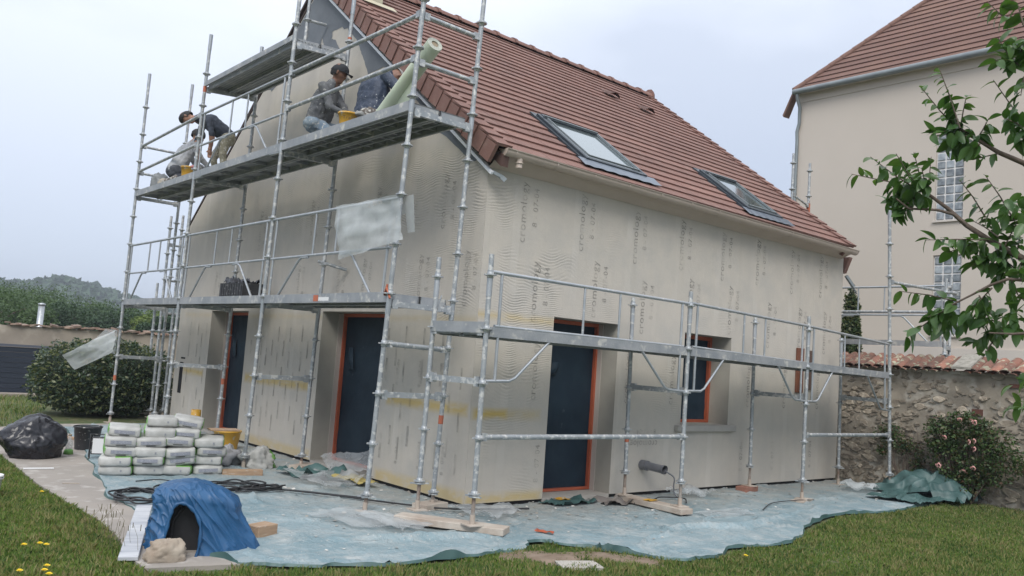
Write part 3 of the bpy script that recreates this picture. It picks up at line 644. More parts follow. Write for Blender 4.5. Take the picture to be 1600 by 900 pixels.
def deck(P0, P1, Q0, Q1, z, parent, style=0, ends=True):
    """outer line P0->P1, inner line Q0->Q1 (Vectors at height z)"""
    P0, P1, Q0, Q1 = [Vector(v) for v in (P0, P1, Q0, Q1)]
    lx = (P1-P0).normalized(); ac = (Q0-P0); wd = ac.length; ac.normalize(); Ln = (P1-P0).length
    gap = .02; half = (wd-.10-gap)/2
    for k in range(2):
        o0 = P0+ac*(.04+k*(half+gap))+lx*.035; ln = Ln-.07
        m = MB(); u = Vector((0, 0, 1))
        def bx(a, w, l, h0, h1, mi=0, m=m): # a start offset (along, across)
            s0 = o0+lx*a[0]+ac*a[1]
            v = [s0+lx*i*l+ac*j*w+u*h for h in (h0, h1) for i, j in ((0, 0), (0, 1), (1, 1), (1, 0))]
            m.add(v, [(3, 2, 1, 0), (4, 5, 6, 7), (0, 1, 5, 4), (1, 2, 6, 5), (2, 3, 7, 6), (3, 0, 4, 7)], mi)
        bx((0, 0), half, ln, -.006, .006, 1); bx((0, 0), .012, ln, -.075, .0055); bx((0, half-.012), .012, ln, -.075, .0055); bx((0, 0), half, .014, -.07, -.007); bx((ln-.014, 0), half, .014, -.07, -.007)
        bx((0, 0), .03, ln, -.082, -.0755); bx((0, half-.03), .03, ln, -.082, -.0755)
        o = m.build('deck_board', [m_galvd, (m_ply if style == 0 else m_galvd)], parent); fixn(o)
        if style == 2: continue
        n = int(ln/(.24 if style == 0 else .5))
        for i in range(1, n):
            s0 = o0+lx*(i*ln/n)+ac*.013-u*.03; r = MB(); r.beam(s0, s0+ac*(half-.026), .018, .045); r.build('deck_rib', m_galvd, o)
        if style == 0: r = MB(); r.beam(o0+lx*.1+ac*half*.5-u*.062, o0+lx*(ln-.1)+ac*half*.5-u*.062, .014, .014); r.build('stiffener', m_galvd, o)
    if ends:
        transom(P0-Vector((0, 0, .1)), Q0-Vector((0, 0, .1)), parent); 
def edgebeam(a, b, parent, h=.10):
    a = Vector(a); b = Vector(b); d = (b-a).normalized(); m = MB(); m.beam(a+d*.03, b-d*.03, .03, h); o = m.build('edge_beam', m_galvd, parent); return o
def guard(pa, pb, zt, parent, out=(0, 0, 0), name='guard_frame'):
    """end-braced guard rail frame"""
    out = Vector(out); A = lambda z: pa.at(z)+out; B = lambda z: pb.at(z)+out
    def q(t, z): return A(z).lerp(B(z), t)
    Lb = (B(zt)-A(zt)).length; r = .016
    m = MB(); m.tube([q(.0, zt), q(1, zt)], .0185, 10); o = m.build(name, m_galvc, parent)
    m = MB(); m.tube([q(.03, zt-.49), q(.97, zt-.49)], r, 10); m.build('mid_rail', m_galvc, o)
    for t in (.42, .60):
        m = MB(); m.tube([q(t, zt), q(t, zt-.49)], .0125, 8); m.build('upright', m_galvc, o)
    e = .14/Lb
    for t in (e, 1-e):
        m = MB(); m.tube([q(t, zt), q(t, zt-.98)], .0145, 8); m.build('side_upright', m_galvc, o)
    for s in (0, 1):
        g_ = lambda t: t if s == 0 else 1-t
        pts = [q(g_(.37), zt-.51), q(g_(.31), zt-.505), q(g_(.285), zt-.54), q(g_(.13), zt-.95), q(g_(.105), zt-.98), q(g_(0), zt-.99)]
        m = MB(); m.tube(pts, .0145, 8); m.build('brace', m_galvc, o)
    return o

sc = empty('scaffold', (-.68, 4.3, 0), 'tall galvanised tube scaffold along the gable wall with three working decks', 'scaffold')
gO = [Pole(-1.05, .21, 6.15, -.060), Pole(-1.05, 3.07, 6.15, -.056), Pole(-1.05, 5.98, 6.03, -.045), Pole(-1.05, 8.66, 5.96, -.018)]
gI = [Pole(-.30, .14, 6.15, -.043), Pole(-.30, 3.03, 6.03, -.050), Pole(-.30, 5.83, 6.0, -.045), Pole(-.30, 8.70, 5.96, -.03)]
for i, p in enumerate(gO): standard(p, sc, foot=(.02, .02, .02, .02)[i], tape=(None, None, 5.3, .75)[i])
for i, p in enumerate(gI): standard(p, sc, foot=.02, tape=(.88, 5.55, .9, None)[i])
ph = Pole(-.30, 4.35, 7.6, -.05, z0=5.2); m = MB(); m.tube([ph.at(5.5), ph.at(7.6)], .0245, 10); m.build('upper_standard', m_galv, sc); tie = MB(); tie.tube([ph.at(6.22), ph.at(6.22)+Vector((.27, -.05, 0))], .024, 8); tie.build('wall_tie', m_galv, sc)
inst('rosette', ROS, sc, ph.at(6.22)); inst('rosette', ROS, sc, ph.at(6.7))
pu = MB(); pu.tube([gO[1].at(6.1), gO[1].at(7.6)], .0245, 10); pu.tube([gO[1].at(5.92), gO[1].at(6.16)], .0275, 10); pu.build('upper_standard', m_galv, sc)
pu = MB(); pu.tube([gI[2].at(5.2), gI[2].at(5.98)], .0235, 10); pu.build('upper_standard', m_galv, sc)
inst('rosette', ROS, sc, gO[1].at(6.43)); inst('rosette', ROS, sc, gO[1].at(6.92))
# decks: lower z 2.15, upper z 4.06, third (middle bay) 5.45
for i in range(3):
    for z, st in ((2.15, 1), (4.06, 0)):
        zo = 0
        deck(gO[i].at(z)+Vector((0, 0, zo)), gO[i+1].at(z), gI[i].at(z), gI[i+1].at(z), z, sc, st if i == 0 else 1)
        edgebeam(gO[i].at(z-.035), gO[i+1].at(z-.035), sc)
for z in (2.05, 3.96): transom(gO[3].at(z), gI[3].at(z), sc)
deck(gO[1].at(5.42), gO[2].at(5.42), gI[1].at(5.46), gI[2].at(5.46), 5.4, sc, 2); transom(gO[2].at(5.34), gI[2].at(5.36), sc); edgebeam(gO[1].at(5.42), gO[2].at(5.42), sc, .07)
# pale dots for the third deck's holes, light through them put into the colour
pf = MB(); a0 = gO[1].at(5.405); a1 = gO[2].at(5.405)
for i in range(66):
    for j in range(14):
        t = (i+.5)/66; c = a0.lerp(a1, t)+Vector((.07+j*.045, 0, -.0)); c.z = 5.409+.003*j/14
        pf.box(c.x-.009, c.x+.009, c.y-.010, c.y+.010, c.z-.003, c.z)
pf.build('deck_perforation', M('painted_hole_light', (.5, .52, .5), rough=.6), sc, kind='stuff')
for z in (4.50, 4.95): bar('guard_rail', gO[0].at(z), gO[1].at(z), .0235, sc)
for z in (4.50, 4.95): bar('guard_rail', gO[2].at(z), gO[3].at(z-.08), .0235, sc)
guard(gO[1], gO[2], 4.95, sc)
for z in (4.46, 4.93): bar('end_rail', gO[0].at(z), gI[0].at(z), .024, sc)
for z in (4.40, 4.88): bar('end_rail', gO[3].at(z), gI[3].at(z), .024, sc)
for i in range(3): guard(gO[i], gO[i+1], 3.10, sc)
for i in range(4): transom(gO[i].at(1.16), gI[i].at(1.16), sc)
bar('cross_tube', gO[0].at(1.66), gI[0].at(1.64), .027, sc)
wt = MB(); wt.tube([gI[1].at(2.66)+Vector((-.08, .02, .02)), gI[1].at(2.62)+Vector((.27, -.12, -.02))], .022, 8); wt.build('wall_tie', m_galv, sc)
wt = MB(); wt.tube([gI[1].at(3.9)+Vector((0, .06, 0)), gI[1].at(3.9)+Vector((.2, -.02, 0))], .022, 8)
lb = MB(); a = gO[0].lx; c0 = gO[0].at(2.115).lerp(gO[1].at(2.115), .33); c1 = gO[0].at(2.115).lerp(gO[1].at(2.115), .62)
v0 = gO[0].at(2.12).lerp(gO[1].at(2.12), .50); lb.box(-1.0675, -1.0655, v0.y-.0, v0.y+.11, 2.08, 2.15); lb.build('orange_sticker', m_orange_tape, sc)
lb = MB(); lb.box(-1.0675, -1.0655, v0.y-.24, v0.y-.01, 2.085, 2.125); lb.build('white_sticker', m_white, sc)
st_ = MB(); st_.tube([gO[0].at(2.10)+Vector((-.02, -.04, 0)), gO[0].at(2.2)+Vector((-.03, .02, 0)), gO[0].at(2.13)+Vector((-.03, .05, 0)), gO[0].at(2.24)+Vector((-.02, .03, 0))], .012, 6); st_.build('orange_strap', m_orange_tape, sc)

sc2 = empty('scaffold', (3.2, -.66, 0), 'low galvanised tube scaffold with one narrow deck along the front wall', 'scaffold')
fO = [Pole(-.72, -1.05, 2.53), Pole(2.22, -1.05, 2.5), Pole(4.77, -1.05, 2.44, z0=.30), Pole(7.24, -1.05, 4.10, 0, -.07, z0=.30)]
fI = [Pole(-.78, -.28, 2.53, lx=.012, z0=.38), Pole(2.17, -.28, 2.43, lx=-.02, z0=.38), Pole(4.74, -.28, 2.42, lx=-.02, z0=.38), Pole(7.16, -.28, 2.3, lx=-.03, z0=.3)]
fO[0].z0 = .38; fO[1].z0 = .38
for i, p in enumerate(fO): standard(p, sc2, foot=(.107, .102, .05, .02)[i])
for i, p in enumerate(fI): standard(p, sc2, foot=(.107, .102, .1, .02)[i], tape=(None, .72, None, None)[i])
ex = MB()
dz = (1.86, 1.855, 1.82, 1.79)
for i in range(3):
    z = dz[i]; deck(fO[i].at(z), fO[i+1].at(dz[i+1]), fI[i].at(z), fI[i+1].at(dz[i+1]), z, sc2, 1, ends=False)
    edgebeam(fO[i].at(z-.035), fO[i+1].at(dz[i+1]-.035), sc2, .09)
    zt = (2.37, 2.36, 2.31, 2.25)
    def sh(p, d): return Pole(p.x, p.y, p.t, p.ly, p.lx)
    pa, pb = fO[i], fO[i+1]
    class Sp:
        def __init__(s, p, d): s.p, s.d = p, d
        def at(s, z): return s.p.at(z)+Vector((0, 0, s.d))
    guard(Sp(pa, 0 if i < 2 else -.06), Sp(pb, -.01 if i == 0 else (-.06 if i == 1 else -.15)), 2.37, sc2)
for i in range(4): transom(fO[i].at(1.37), fI[i].at(1.37), sc2)
transom(fO[0].at(1.83), fI[0].at(1.83), sc2)
lg = MB(); lg.beam(fI[0].at(1.86)+Vector((-.02, 0, 0)), fO[0].at(1.86)+Vector((-.02, 0, 0)), .03, .10); lg.build('end_board', m_galvd, sc2)
for a, b_ in ((0, 1), (2, 3)): bar('ledger', fO[a].at(.88), fO[b_].at(.87), .0245, sc2)
tg = MB(); tg.beam(fI[0].at(2.02)+Vector((.03, .01, 0)), fI[0].at(2.14)+Vector((.14, .1, .03)), .012, .012); tg.build('tie_wire', m_galv, sc2)
# scaffold on the far gable (seen past the house)
sc3 = empty('scaffold', (8.65, 3, 0), 'galvanised scaffold beyond the far gable rising behind the tile-capped stone wall', 'scaffold')
rO = [Pole(9.0, -1.14, 3.46), Pole(9.0, 1.6, 3.46), Pole(9.0, 4.4, 6.4)]
rI = [Pole(8.3, -1.35, 3.35), Pole(8.3, 1.43, 3.35), Pole(8.3, 4.2, 6.4)]
rO[1] = Pole(9.0, 1.5, 5.73); rI[1] = Pole(8.3, 1.43, 5.76)
for p in rO+rI: standard(p, sc3)
for i in range(2):
    deck(rI[i].at(2.35), rI[i+1].at(2.35), rO[i].at(2.38), rO[i+1].at(2.38), 2.35, sc3, 1); edgebeam(rI[i].at(2.31), rI[i+1].at(2.31), sc3, .09)
    guard(rO[i], rO[i+1], 3.32, sc3); guard(rI[i], rI[i+1], 3.26, sc3) if i else bar('guard_rail', rI[0].at(2.82), rI[1].at(2.82), .024, sc3)
bar('end_rail', rI[0].at(3.2), rO[0].at(3.3), .02, sc3); bar('end_rail', rI[1].at(5.0), rO[1].at(4.9), .02, sc3); bar('end_rail', rI[1].at(4.55), rI[2].at(4.6), .02, sc3)
og = MB(); og.beam(rO[1].at(4.85), rO[1].at(4.85)+Vector((0, .25, -.25)), .02, .03); og.beam(rO[1].at(4.95), rO[1].at(4.6), .05, .05); og.build('orange_bracket', m_orange_tape, sc3)
bar('long_tube', fO[3].at(3.16), Vector((8.9, -1.3, 3.17)), .0245, sc3)
# scaffold stub at rear corner (left)
sc4 = empty('scaffold', (.1, 9.8, 0), 'cluster of bare scaffold poles at the rear corner beside the clipped bush', 'scaffold')
cs = [Pole(-.12, 9.45, 3.85), Pole(.1, 9.45, 3.9), Pole(.42, 9.45, 3.75), Pole(.0, 10.2, 2.6)]
for p in cs: standard(p, sc4)
for z in (3.3, 2.62, 2.0, 1.65, 1.1, 2.2): bar('ledger', cs[0].at(z), cs[2].at(z), .022, sc4)
st = MB(); st.beam(cs[0].at(2.15), cs[3].at(2.15), .3, .04); st.build('narrow_plank', m_galvd, sc4)

# sole boards and blocks under jacks
def block(name, c, l, w_, h, rz, mat, label, cat, group=None, bev=.004):
    m = MB(); m.box(-l/2, l/2, -w_/2, w_/2, 0, h); o = m.build(name, mat, None, loc=c, bevel=bev); o.rotation_euler = (0, 0, rz); tag(o, label, cat, group); return o
block('sole_board', (-.76, -.80, .045), 1.05, .2, .06, rad(-58), m_woodd, 'dusty plank under the two jacks at the front left corner of the house', 'plank')
block('sole_board', (2.19, -.72, .04), .95, .2, .06, rad(-93), m_woodd, 'dusty plank under the jacks below the door reveal on the front side', 'plank')
block('sole_board', (4.78, -1.05, .012), .42, .16, .035, rad(12), m_woodd, 'short grey board under the outer jack in front of the wooden batten', 'plank')
block('brick_block', (4.68, -.28, .012), .36, .16, .09, rad(8), M('brick_red_block', (.30, .14, .10), (.22, .11, .08), 8, .9), 'red brick under the inner jack to the right of the window', 'brick')
block('wood_block', (-.33, .13, .012), .34, .2, .07, rad(15), m_woodd, 'squared wooden block under the inner jack at the house corner', 'wood block')
block('wood_block', (-.28, 2.98, .012), .4, .2, .06, rad(30), m_woodd, 'wooden block under the jack beside the wide gable doorway', 'wood block')
block('timber_offcut', (-2.39, -.40, .012), .21, .15, .10, rad(20), m_wood, 'fresh timber offcut beside the blue cover', 'timber offcut')
block('timber_beam', (-1.24, 2.66, .012), .46, .1, .07, rad(-14), m_wood, 'timber beam lying to the right of the stacked sacks', 'timber')
block('wood_block', (-1.05, 3.02, .012), .2, .15, .01, 0, m_woodd, 'thin board under the jack beside the clear empty sack', 'board')
ob = block('marble_slab', (-3.2, .12, .016), 1.95, .13, .03, rad(69.5), m_marble, 'long white veined slab laid beside the blue cover', 'stone slab')
block('concrete_slab', (-.55, -2.22, -.012), .34, .22, .03, rad(-25), m_concl, 'pale concrete slab sunk in the soil in front of the ground sheet', 'slab')

# ------------------------------------------------------------ ground sheet
bd = [(-2.0, 7.9), (-2.25, 5.6), (-2.6, 3.8), (-2.93, 2.0), (-2.95, .95), (-2.98, .0), (-3.0, -.7), (-2.86, -1.12), (-2.6, -1.33), (-2.14, -1.53), (-1.4, -1.62), (-.7, -1.62), (-.3, -1.42), (-.12, -1.62), (.07, -1.96), (.43, -2.47), (.9, -2.5), (1.41, -2.36), (2.07, -2.47), (3.2, -2.05), (4.28, -1.78), (5.4, -1.92), (6.6, -1.85), (7.45, -1.75)]
inn = [(.1, 8.7), (.1, 5.5), (.1, 4.0), (.1, 3.0), (.1, 2.2), (.1, 1.5), (.1, .9), (.1, .5), (.1, .3), (.1, .15), (.15, .1), (.3, .1), (.5, .1), (.7, .1), (1.0, .1), (1.35, .1), (1.7, .1), (2.1, .1), (2.8, .1), (3.6, .1), (4.5, .1), (5.5, .1), (6.6, .1), (7.6, .1)]
def poly(pl, u):
    t = u*(len(pl)-1); i = min(int(t), len(pl)-2); f = t-i
    p0 = pl[max(i-1, 0)]; p1 = pl[i]; p2 = pl[i+1]; p3 = pl[min(i+2, len(pl)-1)]
    return [.5*((2*p1[k])+(-p0[k]+p2[k])*f+(2*p0[k]-5*p1[k]+4*p2[k]-p3[k])*f*f+(-p0[k]+3*p1[k]-3*p2[k]+p3[k])*f**3) for k in (0, 1)]
def sheetfn(u, v):
    a = poly(bd, u); b_ = poly(inn, u); x = a[0]*(1-v)+b_[0]*v; y = a[1]*(1-v)+b_[1]*v
    e = math.exp(-v*16); wv = nz(u*47, 0, 5)-.08
    x += .09*e*nz(u*38, 3, 0)+.03*e*nz(u*120, 3, 5); y += .09*e*nz(u*38, 9, 0)+.03*e*nz(u*120, 9, 5)
    z = .024+.012*nz(x*2.2, y*2.2, 0)+.005*abs(nz(x*6, y*6, 4))
    z += e*max(0, wv)*.10*(.3+abs(nz(u*13, 5, 5))*3)
    # long folds parallel to the edge
    k = abs(v-.25-.08*math.sin(u*20)); z += .055*math.exp(-(k/.020)**2)*max(0, math.sin(u*17+1))
    k2 = abs(nz(x*1.1, y*1.1, 9)); z += .024*math.exp(-(k2/.028)**2)*(1 if v < .95 else 0)*(.4+abs(nz(x*.8, y*.8, 3))*2); k3 = abs(nz(x*2.6, y*2.6, 19)); z += .007*math.exp(-(k3/.05)**2)
    return (x, y, z)
gs = MB(); gs.grid(sheetfn, 480, 110)
o = gs.build('ground_sheet', [m_sheet]); tag(o, 'dusty blue-green protective sheet spread on the ground around the house', 'ground sheet')
# folded edge strip (dark underside showing)
ed_ = MB()
def edgefn(u, v):
    a = poly(bd, u); x, y, z = sheetfn(u, 0); c = nz(u*55, 0, 5); out_ = Vector((a[0]-1.5, a[1]-4, 0))
    b_ = poly(inn, u); d = Vector((a[0]-b_[0], a[1]-b_[1], 0)).normalized()
    return (x+d.x*.015*v, y+d.y*.015*v, z*(1-v)+.004*v)
ed_.grid(edgefn, 420, 2); oe = ed_.build('sheet_hem', m_sheetg, o); 
# crumpled green end
def crum(u, v):
    x = 6.95+.92*u+.08*nz(v*6, u*4, 3); y = -2.12+1.2*v+.1*nz(u*5, v*5, 1)
    h = .42*math.sin(math.pi*min(1, max(0, v)))**.8*(.35+.65*u)*math.sin(math.pi*min(1, u*.85+.1))
    h *= .72+.85*abs(nz(u*3.2, v*3.6, 12)); h += .10*(1-min(1, abs(nz(u*3.5+v*2, v*2.5-u, 3))*6)); h += .02*abs(nz(u*9, v*9, 3))
    return (x, y, .05+max(h, -.02))
cm = MB(); cm.grid(crum, 90, 80, smooth=True); o = cm.build('crumpled_tarpaulin', m_sheetg); tag(o, 'crumpled green end of tarpaulin heaped against the stone wall beside the rose bush', 'tarpaulin')
# flat folded wing of the tarpaulin
cm = MB(); cm.grid(lambda u, v: (6.2+1.4*u, -1.95+.75*v+.05*nz(u*6, v*6, 2), .06+.16*abs(nz(u*3.2, v*3, 21))*(1-.4*v)+.02*nz(u*16, v*16)), 40, 20, smooth=False)
o = cm.build('folded_tarpaulin', m_sheetg); tag(o, 'flatter green fold of tarpaulin lying along the grass edge by the far scaffold pole', 'tarpaulin')

def sheet_piece(name, pts, z, mat, label, cat, amp=.04, seed=0, group=None, n=14):
    """4-corner floppy piece"""
    a, b_, c, d = [Vector((*p, 0)) if len(p) == 2 else Vector(p) for p in pts]
    m = MB()
    def fn(u, v):
        p = a.lerp(b_, u).lerp(d.lerp(c, u), v); h = amp*(nz(u*3+seed, v*3, seed)+.5*abs(nz(u*7, v*7+seed, 2)))
        return (p.x+.03*nz(v*5, seed, 1), p.y+.03*nz(u*5, seed, 4), max(.036, z+p.z+h))
    m.grid(fn, n, n); o = m.build(name, mat); tag(o, label, cat, group); return o
sheet_piece('plastic_film', [(-1.72, .15), (-1.2, .3), (-1.0, -.75), (-1.55, -.55)], .06, m_clear, 'clear plastic film scrap folded around the outer jack at the gable corner', 'plastic film', .04, 1)
sheet_piece('plastic_film', [(-1.35, -.1), (-1.1, -.05), (-.95, -.85), (-1.35, -.9)], .08, m_clear, 'narrow clear plastic strip in front of the plank with two jacks', 'plastic film', .04, 5)
sheet_piece('plastic_film', [(-.3, -.1), (.35, -.15), (.3, -.6), (-.2, -.7)], .08, m_clear, 'crumpled clear plastic at the foot of the house corner', 'plastic film', .07, 9)
sheet_piece('plastic_film', [(-1.0, 2.2), (-.25, 2.3), (-.05, 1.7), (-.85, 1.2)], .1, m_clear, 'wide clear plastic sheet bunched before the wide gable doorway', 'plastic film', .12, 12)
sheet_piece('plastic_film', [(.0, 3.1, .1), (.25, 2.2, .28), (.15, 1.9, .1), (-.25, 2.2, .0)], .05, m_clear, 'clear plastic leaning into the wide gable doorway', 'plastic film', .1, 15)
sheet_piece('plastic_film', [(3.1, -.12), (3.75, -.1), (3.8, -.45), (3.2, -.4)], .08, m_clear, 'crumpled clear plastic on the sheet below the window', 'plastic film', .1, 18)
sheet_piece('plastic_film', [(6.35, -.7), (7.0, -.55), (7.15, -.95), (6.6, -1.1)], .1, m_meshf, 'pale sheet scrap on the green sheet near the stone wall', 'plastic film', .1, 22)
sheet_piece('plastic_film', [(2.4, -1.1), (3.2, -1.15), (3.1, -1.45), (2.3, -1.4)], .04, m_clear, 'thin clear plastic flat on the sheet right of the door plank', 'plastic film', .03, 25)
sheet_piece('green_rag', [(-.85, 2.6), (-.3, 2.5), (-.2, 2.0), (-.7, 1.9)], .07, m_sheetg, 'bunched green sheet at the foot of the gable between doorway and pole', 'tarpaulin', .14, 30)
sheet_piece('green_rag', [(1.0, -.05), (1.7, .05), (1.7, -.3), (1.1, -.35)], .05, m_sheetg, 'dark green fold of sheet on the threshold of the front door', 'tarpaulin', .09, 33)
sheet_piece('grey_rag', [(1.75, -.15), (2.3, -.2), (2.2, -.5), (1.7, -.45)], .05, M('grey_brown_cloth', (.15, .13, .12), (.22, .2, .18), 6, .9), 'grey brown cloth bunched at the end of the door plank', 'cloth', .09, 36)
sheet_piece('yellow_sponge', [(1.25, -.02), (1.42, -.02), (1.42, -.14), (1.25, -.14)], .07, m_yellowb, 'small yellow foam piece on the front door threshold', 'foam piece', .02, 2, n=4)
sheet_piece('yellow_sponge', [(2.1, -.62), (2.26, -.62), (2.26, -.72), (2.1, -.72)], .11, m_yellowb, 'small yellow foam piece on the door plank', 'foam piece', .02, 3, n=4)
sheet_piece('yellow_strip', [(-.45, 2.0), (-.15, 1.9), (-.2, 1.3), (-.4, 1.5)], .08, M('yellow_strip_mat', (.36, .29, .1), rough=.8), 'dull yellow strip on the plastic before the wide gable doorway', 'strip', .06, 3)
sheet_piece('orange_strip', [(-.10, -1.2), (-.06, -1.19), (.03, -1.33), (-.02, -1.36)], .04, m_orange, 'small orange scrap on the edge of the sheet beside the soil', 'tape scrap', .04, 3, n=5)
# debris
def debris():
    n = 2600; P = np.empty((n, 3)); k = 0
    while k < n:
        u = rng.random(); v = rng.random()**.7; x, y, z = sheetfn(u, v)
        if v < .12 or (v < .55 and rng.random() < .75): continue
        P[k] = (x, y, z+.008); k += 1
    return P
P = debris(); a = rdir(len(P)); a[:, 2] *= .15; b2 = np.cross(a, np.array([0, 0, 1.])+.4*rdir(len(P))); s = (.005+.024*rng.random(len(P))**5)[:, None]
o = bpy.data.objects.new('plaster_crumbs', cardmesh('plaster_crumbs', P, a*s, b2*s, [M('crumb_white', (.6, .58, .54), rough=.9), M('crumb_grey', (.38, .35, .31), rough=.9)])); link(o); tag(o, 'plaster crumbs and chips scattered over the ground sheet', 'debris', kind='stuff')

# ------------------------------------------------------------ cables
def cable(pts, r, label, name='cable', mat=None):
    P = [Vector(p) for p in pts]; out_ = []
    for i in range(len(P)-1):
        p0 = P[max(i-1, 0)]; p1 = P[i]; p2 = P[i+1]; p3 = P[min(i+2, len(P)-1)]
        for k in range(6):
            t = k/6; out_.append(.5*((2*p1)+(-p0+p2)*t+(2*p0-5*p1+4*p2-p3)*t*t+(-p0+3*p1-3*p2+p3)*t**3))
    out_.append(P[-1]); m = MB(); m.tube(out_, r, 6); o = m.build(name, mat or m_cable); tag(o, label, 'cable'); return o
def coil(cx, cy, rx, ry, turns, seed):
    r = random.Random(seed); pts = []
    n = turns*9
    for i in range(n):
        a = i/9*2*math.pi; k = 1+.25*math.sin(i*1.7+seed)*r.uniform(.5, 1)
        pts.append((cx+rx*k*math.cos(a)+.04*r.uniform(-1, 1), cy+ry*k*math.sin(a), .05+.008*(i % 5)))
    return pts
cable(coil(-2.78, 1.42, .2, .32, 5, 1)+[(-2.5, 1.9, .05), (-2.2, 2.1, .05), (-2.0, 1.9, .05)], .009, 'black cable loosely coiled on the path behind the blue cover')
cable(coil(-1.72, 1.72, .26, .22, 4, 2)+[(-1.4, 1.5, .05), (-1.0, 1.0, .05), (-.6, .35, .05), (-.2, -.1, .05), (.6, -.35, .05)], .009, 'black cable coiled on the sheet right of the blue cover and trailing to the corner')
cable(coil(-1.55, 1.5, .22, .12, 4, 5)+[(-1.2, 1.3, .05), (-.8, .7, .06)], .008, 'second black cable bunched with a red connector beside the first coil')
cable([(2.1, -.5, .05), (2.5, -.45, .06), (2.75, -.35, .06), (3.0, -.5, .06), (2.8, -.7, .05)], .008, 'thin cable curling on the sheet below the waste pipe')
cable([(2.8, -.36, .37), (2.9, -.42, .3), (2.93, -.4, .18), (2.95, -.42, .08), (3.0, -.5, .05)], .009, 'pale flex hanging out of the waste pipe', mat=m_pvcgrey)
cable([(3.4, -1.35, .05), (4.0, -1.1, .05), (4.5, -1.08, .05), (4.9, -1.15, .05)], .006, 'thin line lying on the sheet by the outer jack right of the window')
cable([(-2.55, 2.3, .05), (-2.3, 2.35, .05), (-2.15, 2.2, .05), (-1.9, 2.35, .05)], .007, 'thin white tipped cable in front of the stacked sacks')

# ------------------------------------------------------------ mortar sacks
def sackmesh(seed, kind):
    r = random.Random(seed); m = MB(); lx, ly, lz = .172, .27, .056; n1_, n2_ = 24, 14
    def fn(u, v):
        th_ = 2*math.pi*u; phi = -math.pi/2+math.pi*v; e1, e2 = .2, .26
        c = lambda a, e: math.copysign(abs(math.cos(a))**e, math.cos(a)); s = lambda a, e: math.copysign(abs(math.sin(a))**e, math.sin(a))
        x = lx*c(phi, e1)*c(th_, e2); y = ly*c(phi, e1)*s(th_, e2); z = lz*s(phi, .5)
        k = 1+.05*nz(x*9+seed, y*9, z*20); z *= 1+.18*(1-(y/ly)**2)*(1-(x/lx)**2); z += .006*nz(x*12, y*12, seed)
        return (x*k, y*k+.006*nz(x*20, z*30, seed), z)
    m.grid(fn, n1_*1, n2_, 0)
    for i, f in enumerate(m.f):
        c = [sum(m.v[j][k] for j in f)/4 for k in range(3)]
        if kind == 0 and abs(c[0]) > lx*.93: m.m[i] = 1
        if kind == 1 and (c[0] > lx*.88 or (c[2] > lz*.75 and c[0] > -.02 and c[1] < -.12)): m.m[i] = 1
    me = m.mesh('sack', [m_bag, m_bagg]); return me
SM = [sackmesh(i, i % 2) for i in range(5)]
lp = MB(); lp.grid(lambda u, v: (-.105+.21*u, -.2745-.004*math.sin(math.pi*u), -.017+.036*v), 6, 2); LP = lp.mesh('printed_panel', m_bagp)
lp = MB(); lp.box(-.05, .05, -.2735, -.2715, -.036, -.027); LP2 = lp.mesh('printed_line', M('black_print', (.05, .05, .05), rough=.6))
lp = MB(); lp.box(.045, .062, -.2745, -.2725, -.01, .012); LP3 = lp.mesh('printed_mark', M('grey_print', (.25, .26, .28), rough=.6))
fd = Vector((-1.27, .14, 0)).normalized()
rot0 = rad(-18)
cols = [[(0, 0, 1), (-.01, .0, 1), (.02, 0, 0), (.03, 0, 0), (.07, .05, 0)],
        [(0, 0, 1), (0, 0, 0), (0, 0, 1), (.01, .0, 0), (.10, .04, 1), (.14, .08, 1)],
        [(0, 0, 1), (.01, 0, 0), (-.02, 0, 0), (0, .02, 0), (.08, .05, 0), (.13, .08, 0)],
        [(0, 0, 0), (0, 0, 1), (0, 0, 0), (0, .0, 1)]]
colx = [(-2.62, 2.86), (-2.30, 2.80), (-1.98, 2.75), (-1.65, 2.71)]
cn = ['the leftmost', 'second-from-left', 'third-from-left', 'the rightmost']; ln_ = ['bottom', 'second from bottom', 'third from bottom', 'fourth from bottom', 'fifth from bottom', 'top']
for ci, col_ in enumerate(cols):
    for li, (dx, dy, kd) in enumerate(col_):
        nm = ln_[li] if li < len(col_)-1 else 'top'
        me = SM[(ci*3+li*2+kd) % 4 if kd else ((ci+li) % 2)*2]
        base = colx[ci]; loc = (base[0]+dx+.09+random.uniform(-.015, .015), base[1]+.24+dy+random.uniform(-.03, .02), .075+li*.104)
        o = bpy.data.objects.new('mortar_sack', me); link(o); o.location = loc; o.rotation_euler = (rad(random.uniform(-3, 3)), rad(random.uniform(-3.2, 3.2)-(6 if (ci, li) in ((2, 1), (2, 2)) else 0)+(7 if li == 5 and ci == 2 else 0)), rot0+rad(random.uniform(-5, 5)))
        lk = 'with grey printed panel' if not kd else 'with plain end'
        tag(o, f'white mortar sack {lk}, {nm} of {cn[ci]} stack', 'sack', 'mortar sacks stacked beside the path')
        if not kd: inst('printed_panel', LP, o); inst('printed_line', LP2, o)
        else: inst('printed_mark', LP3, o)
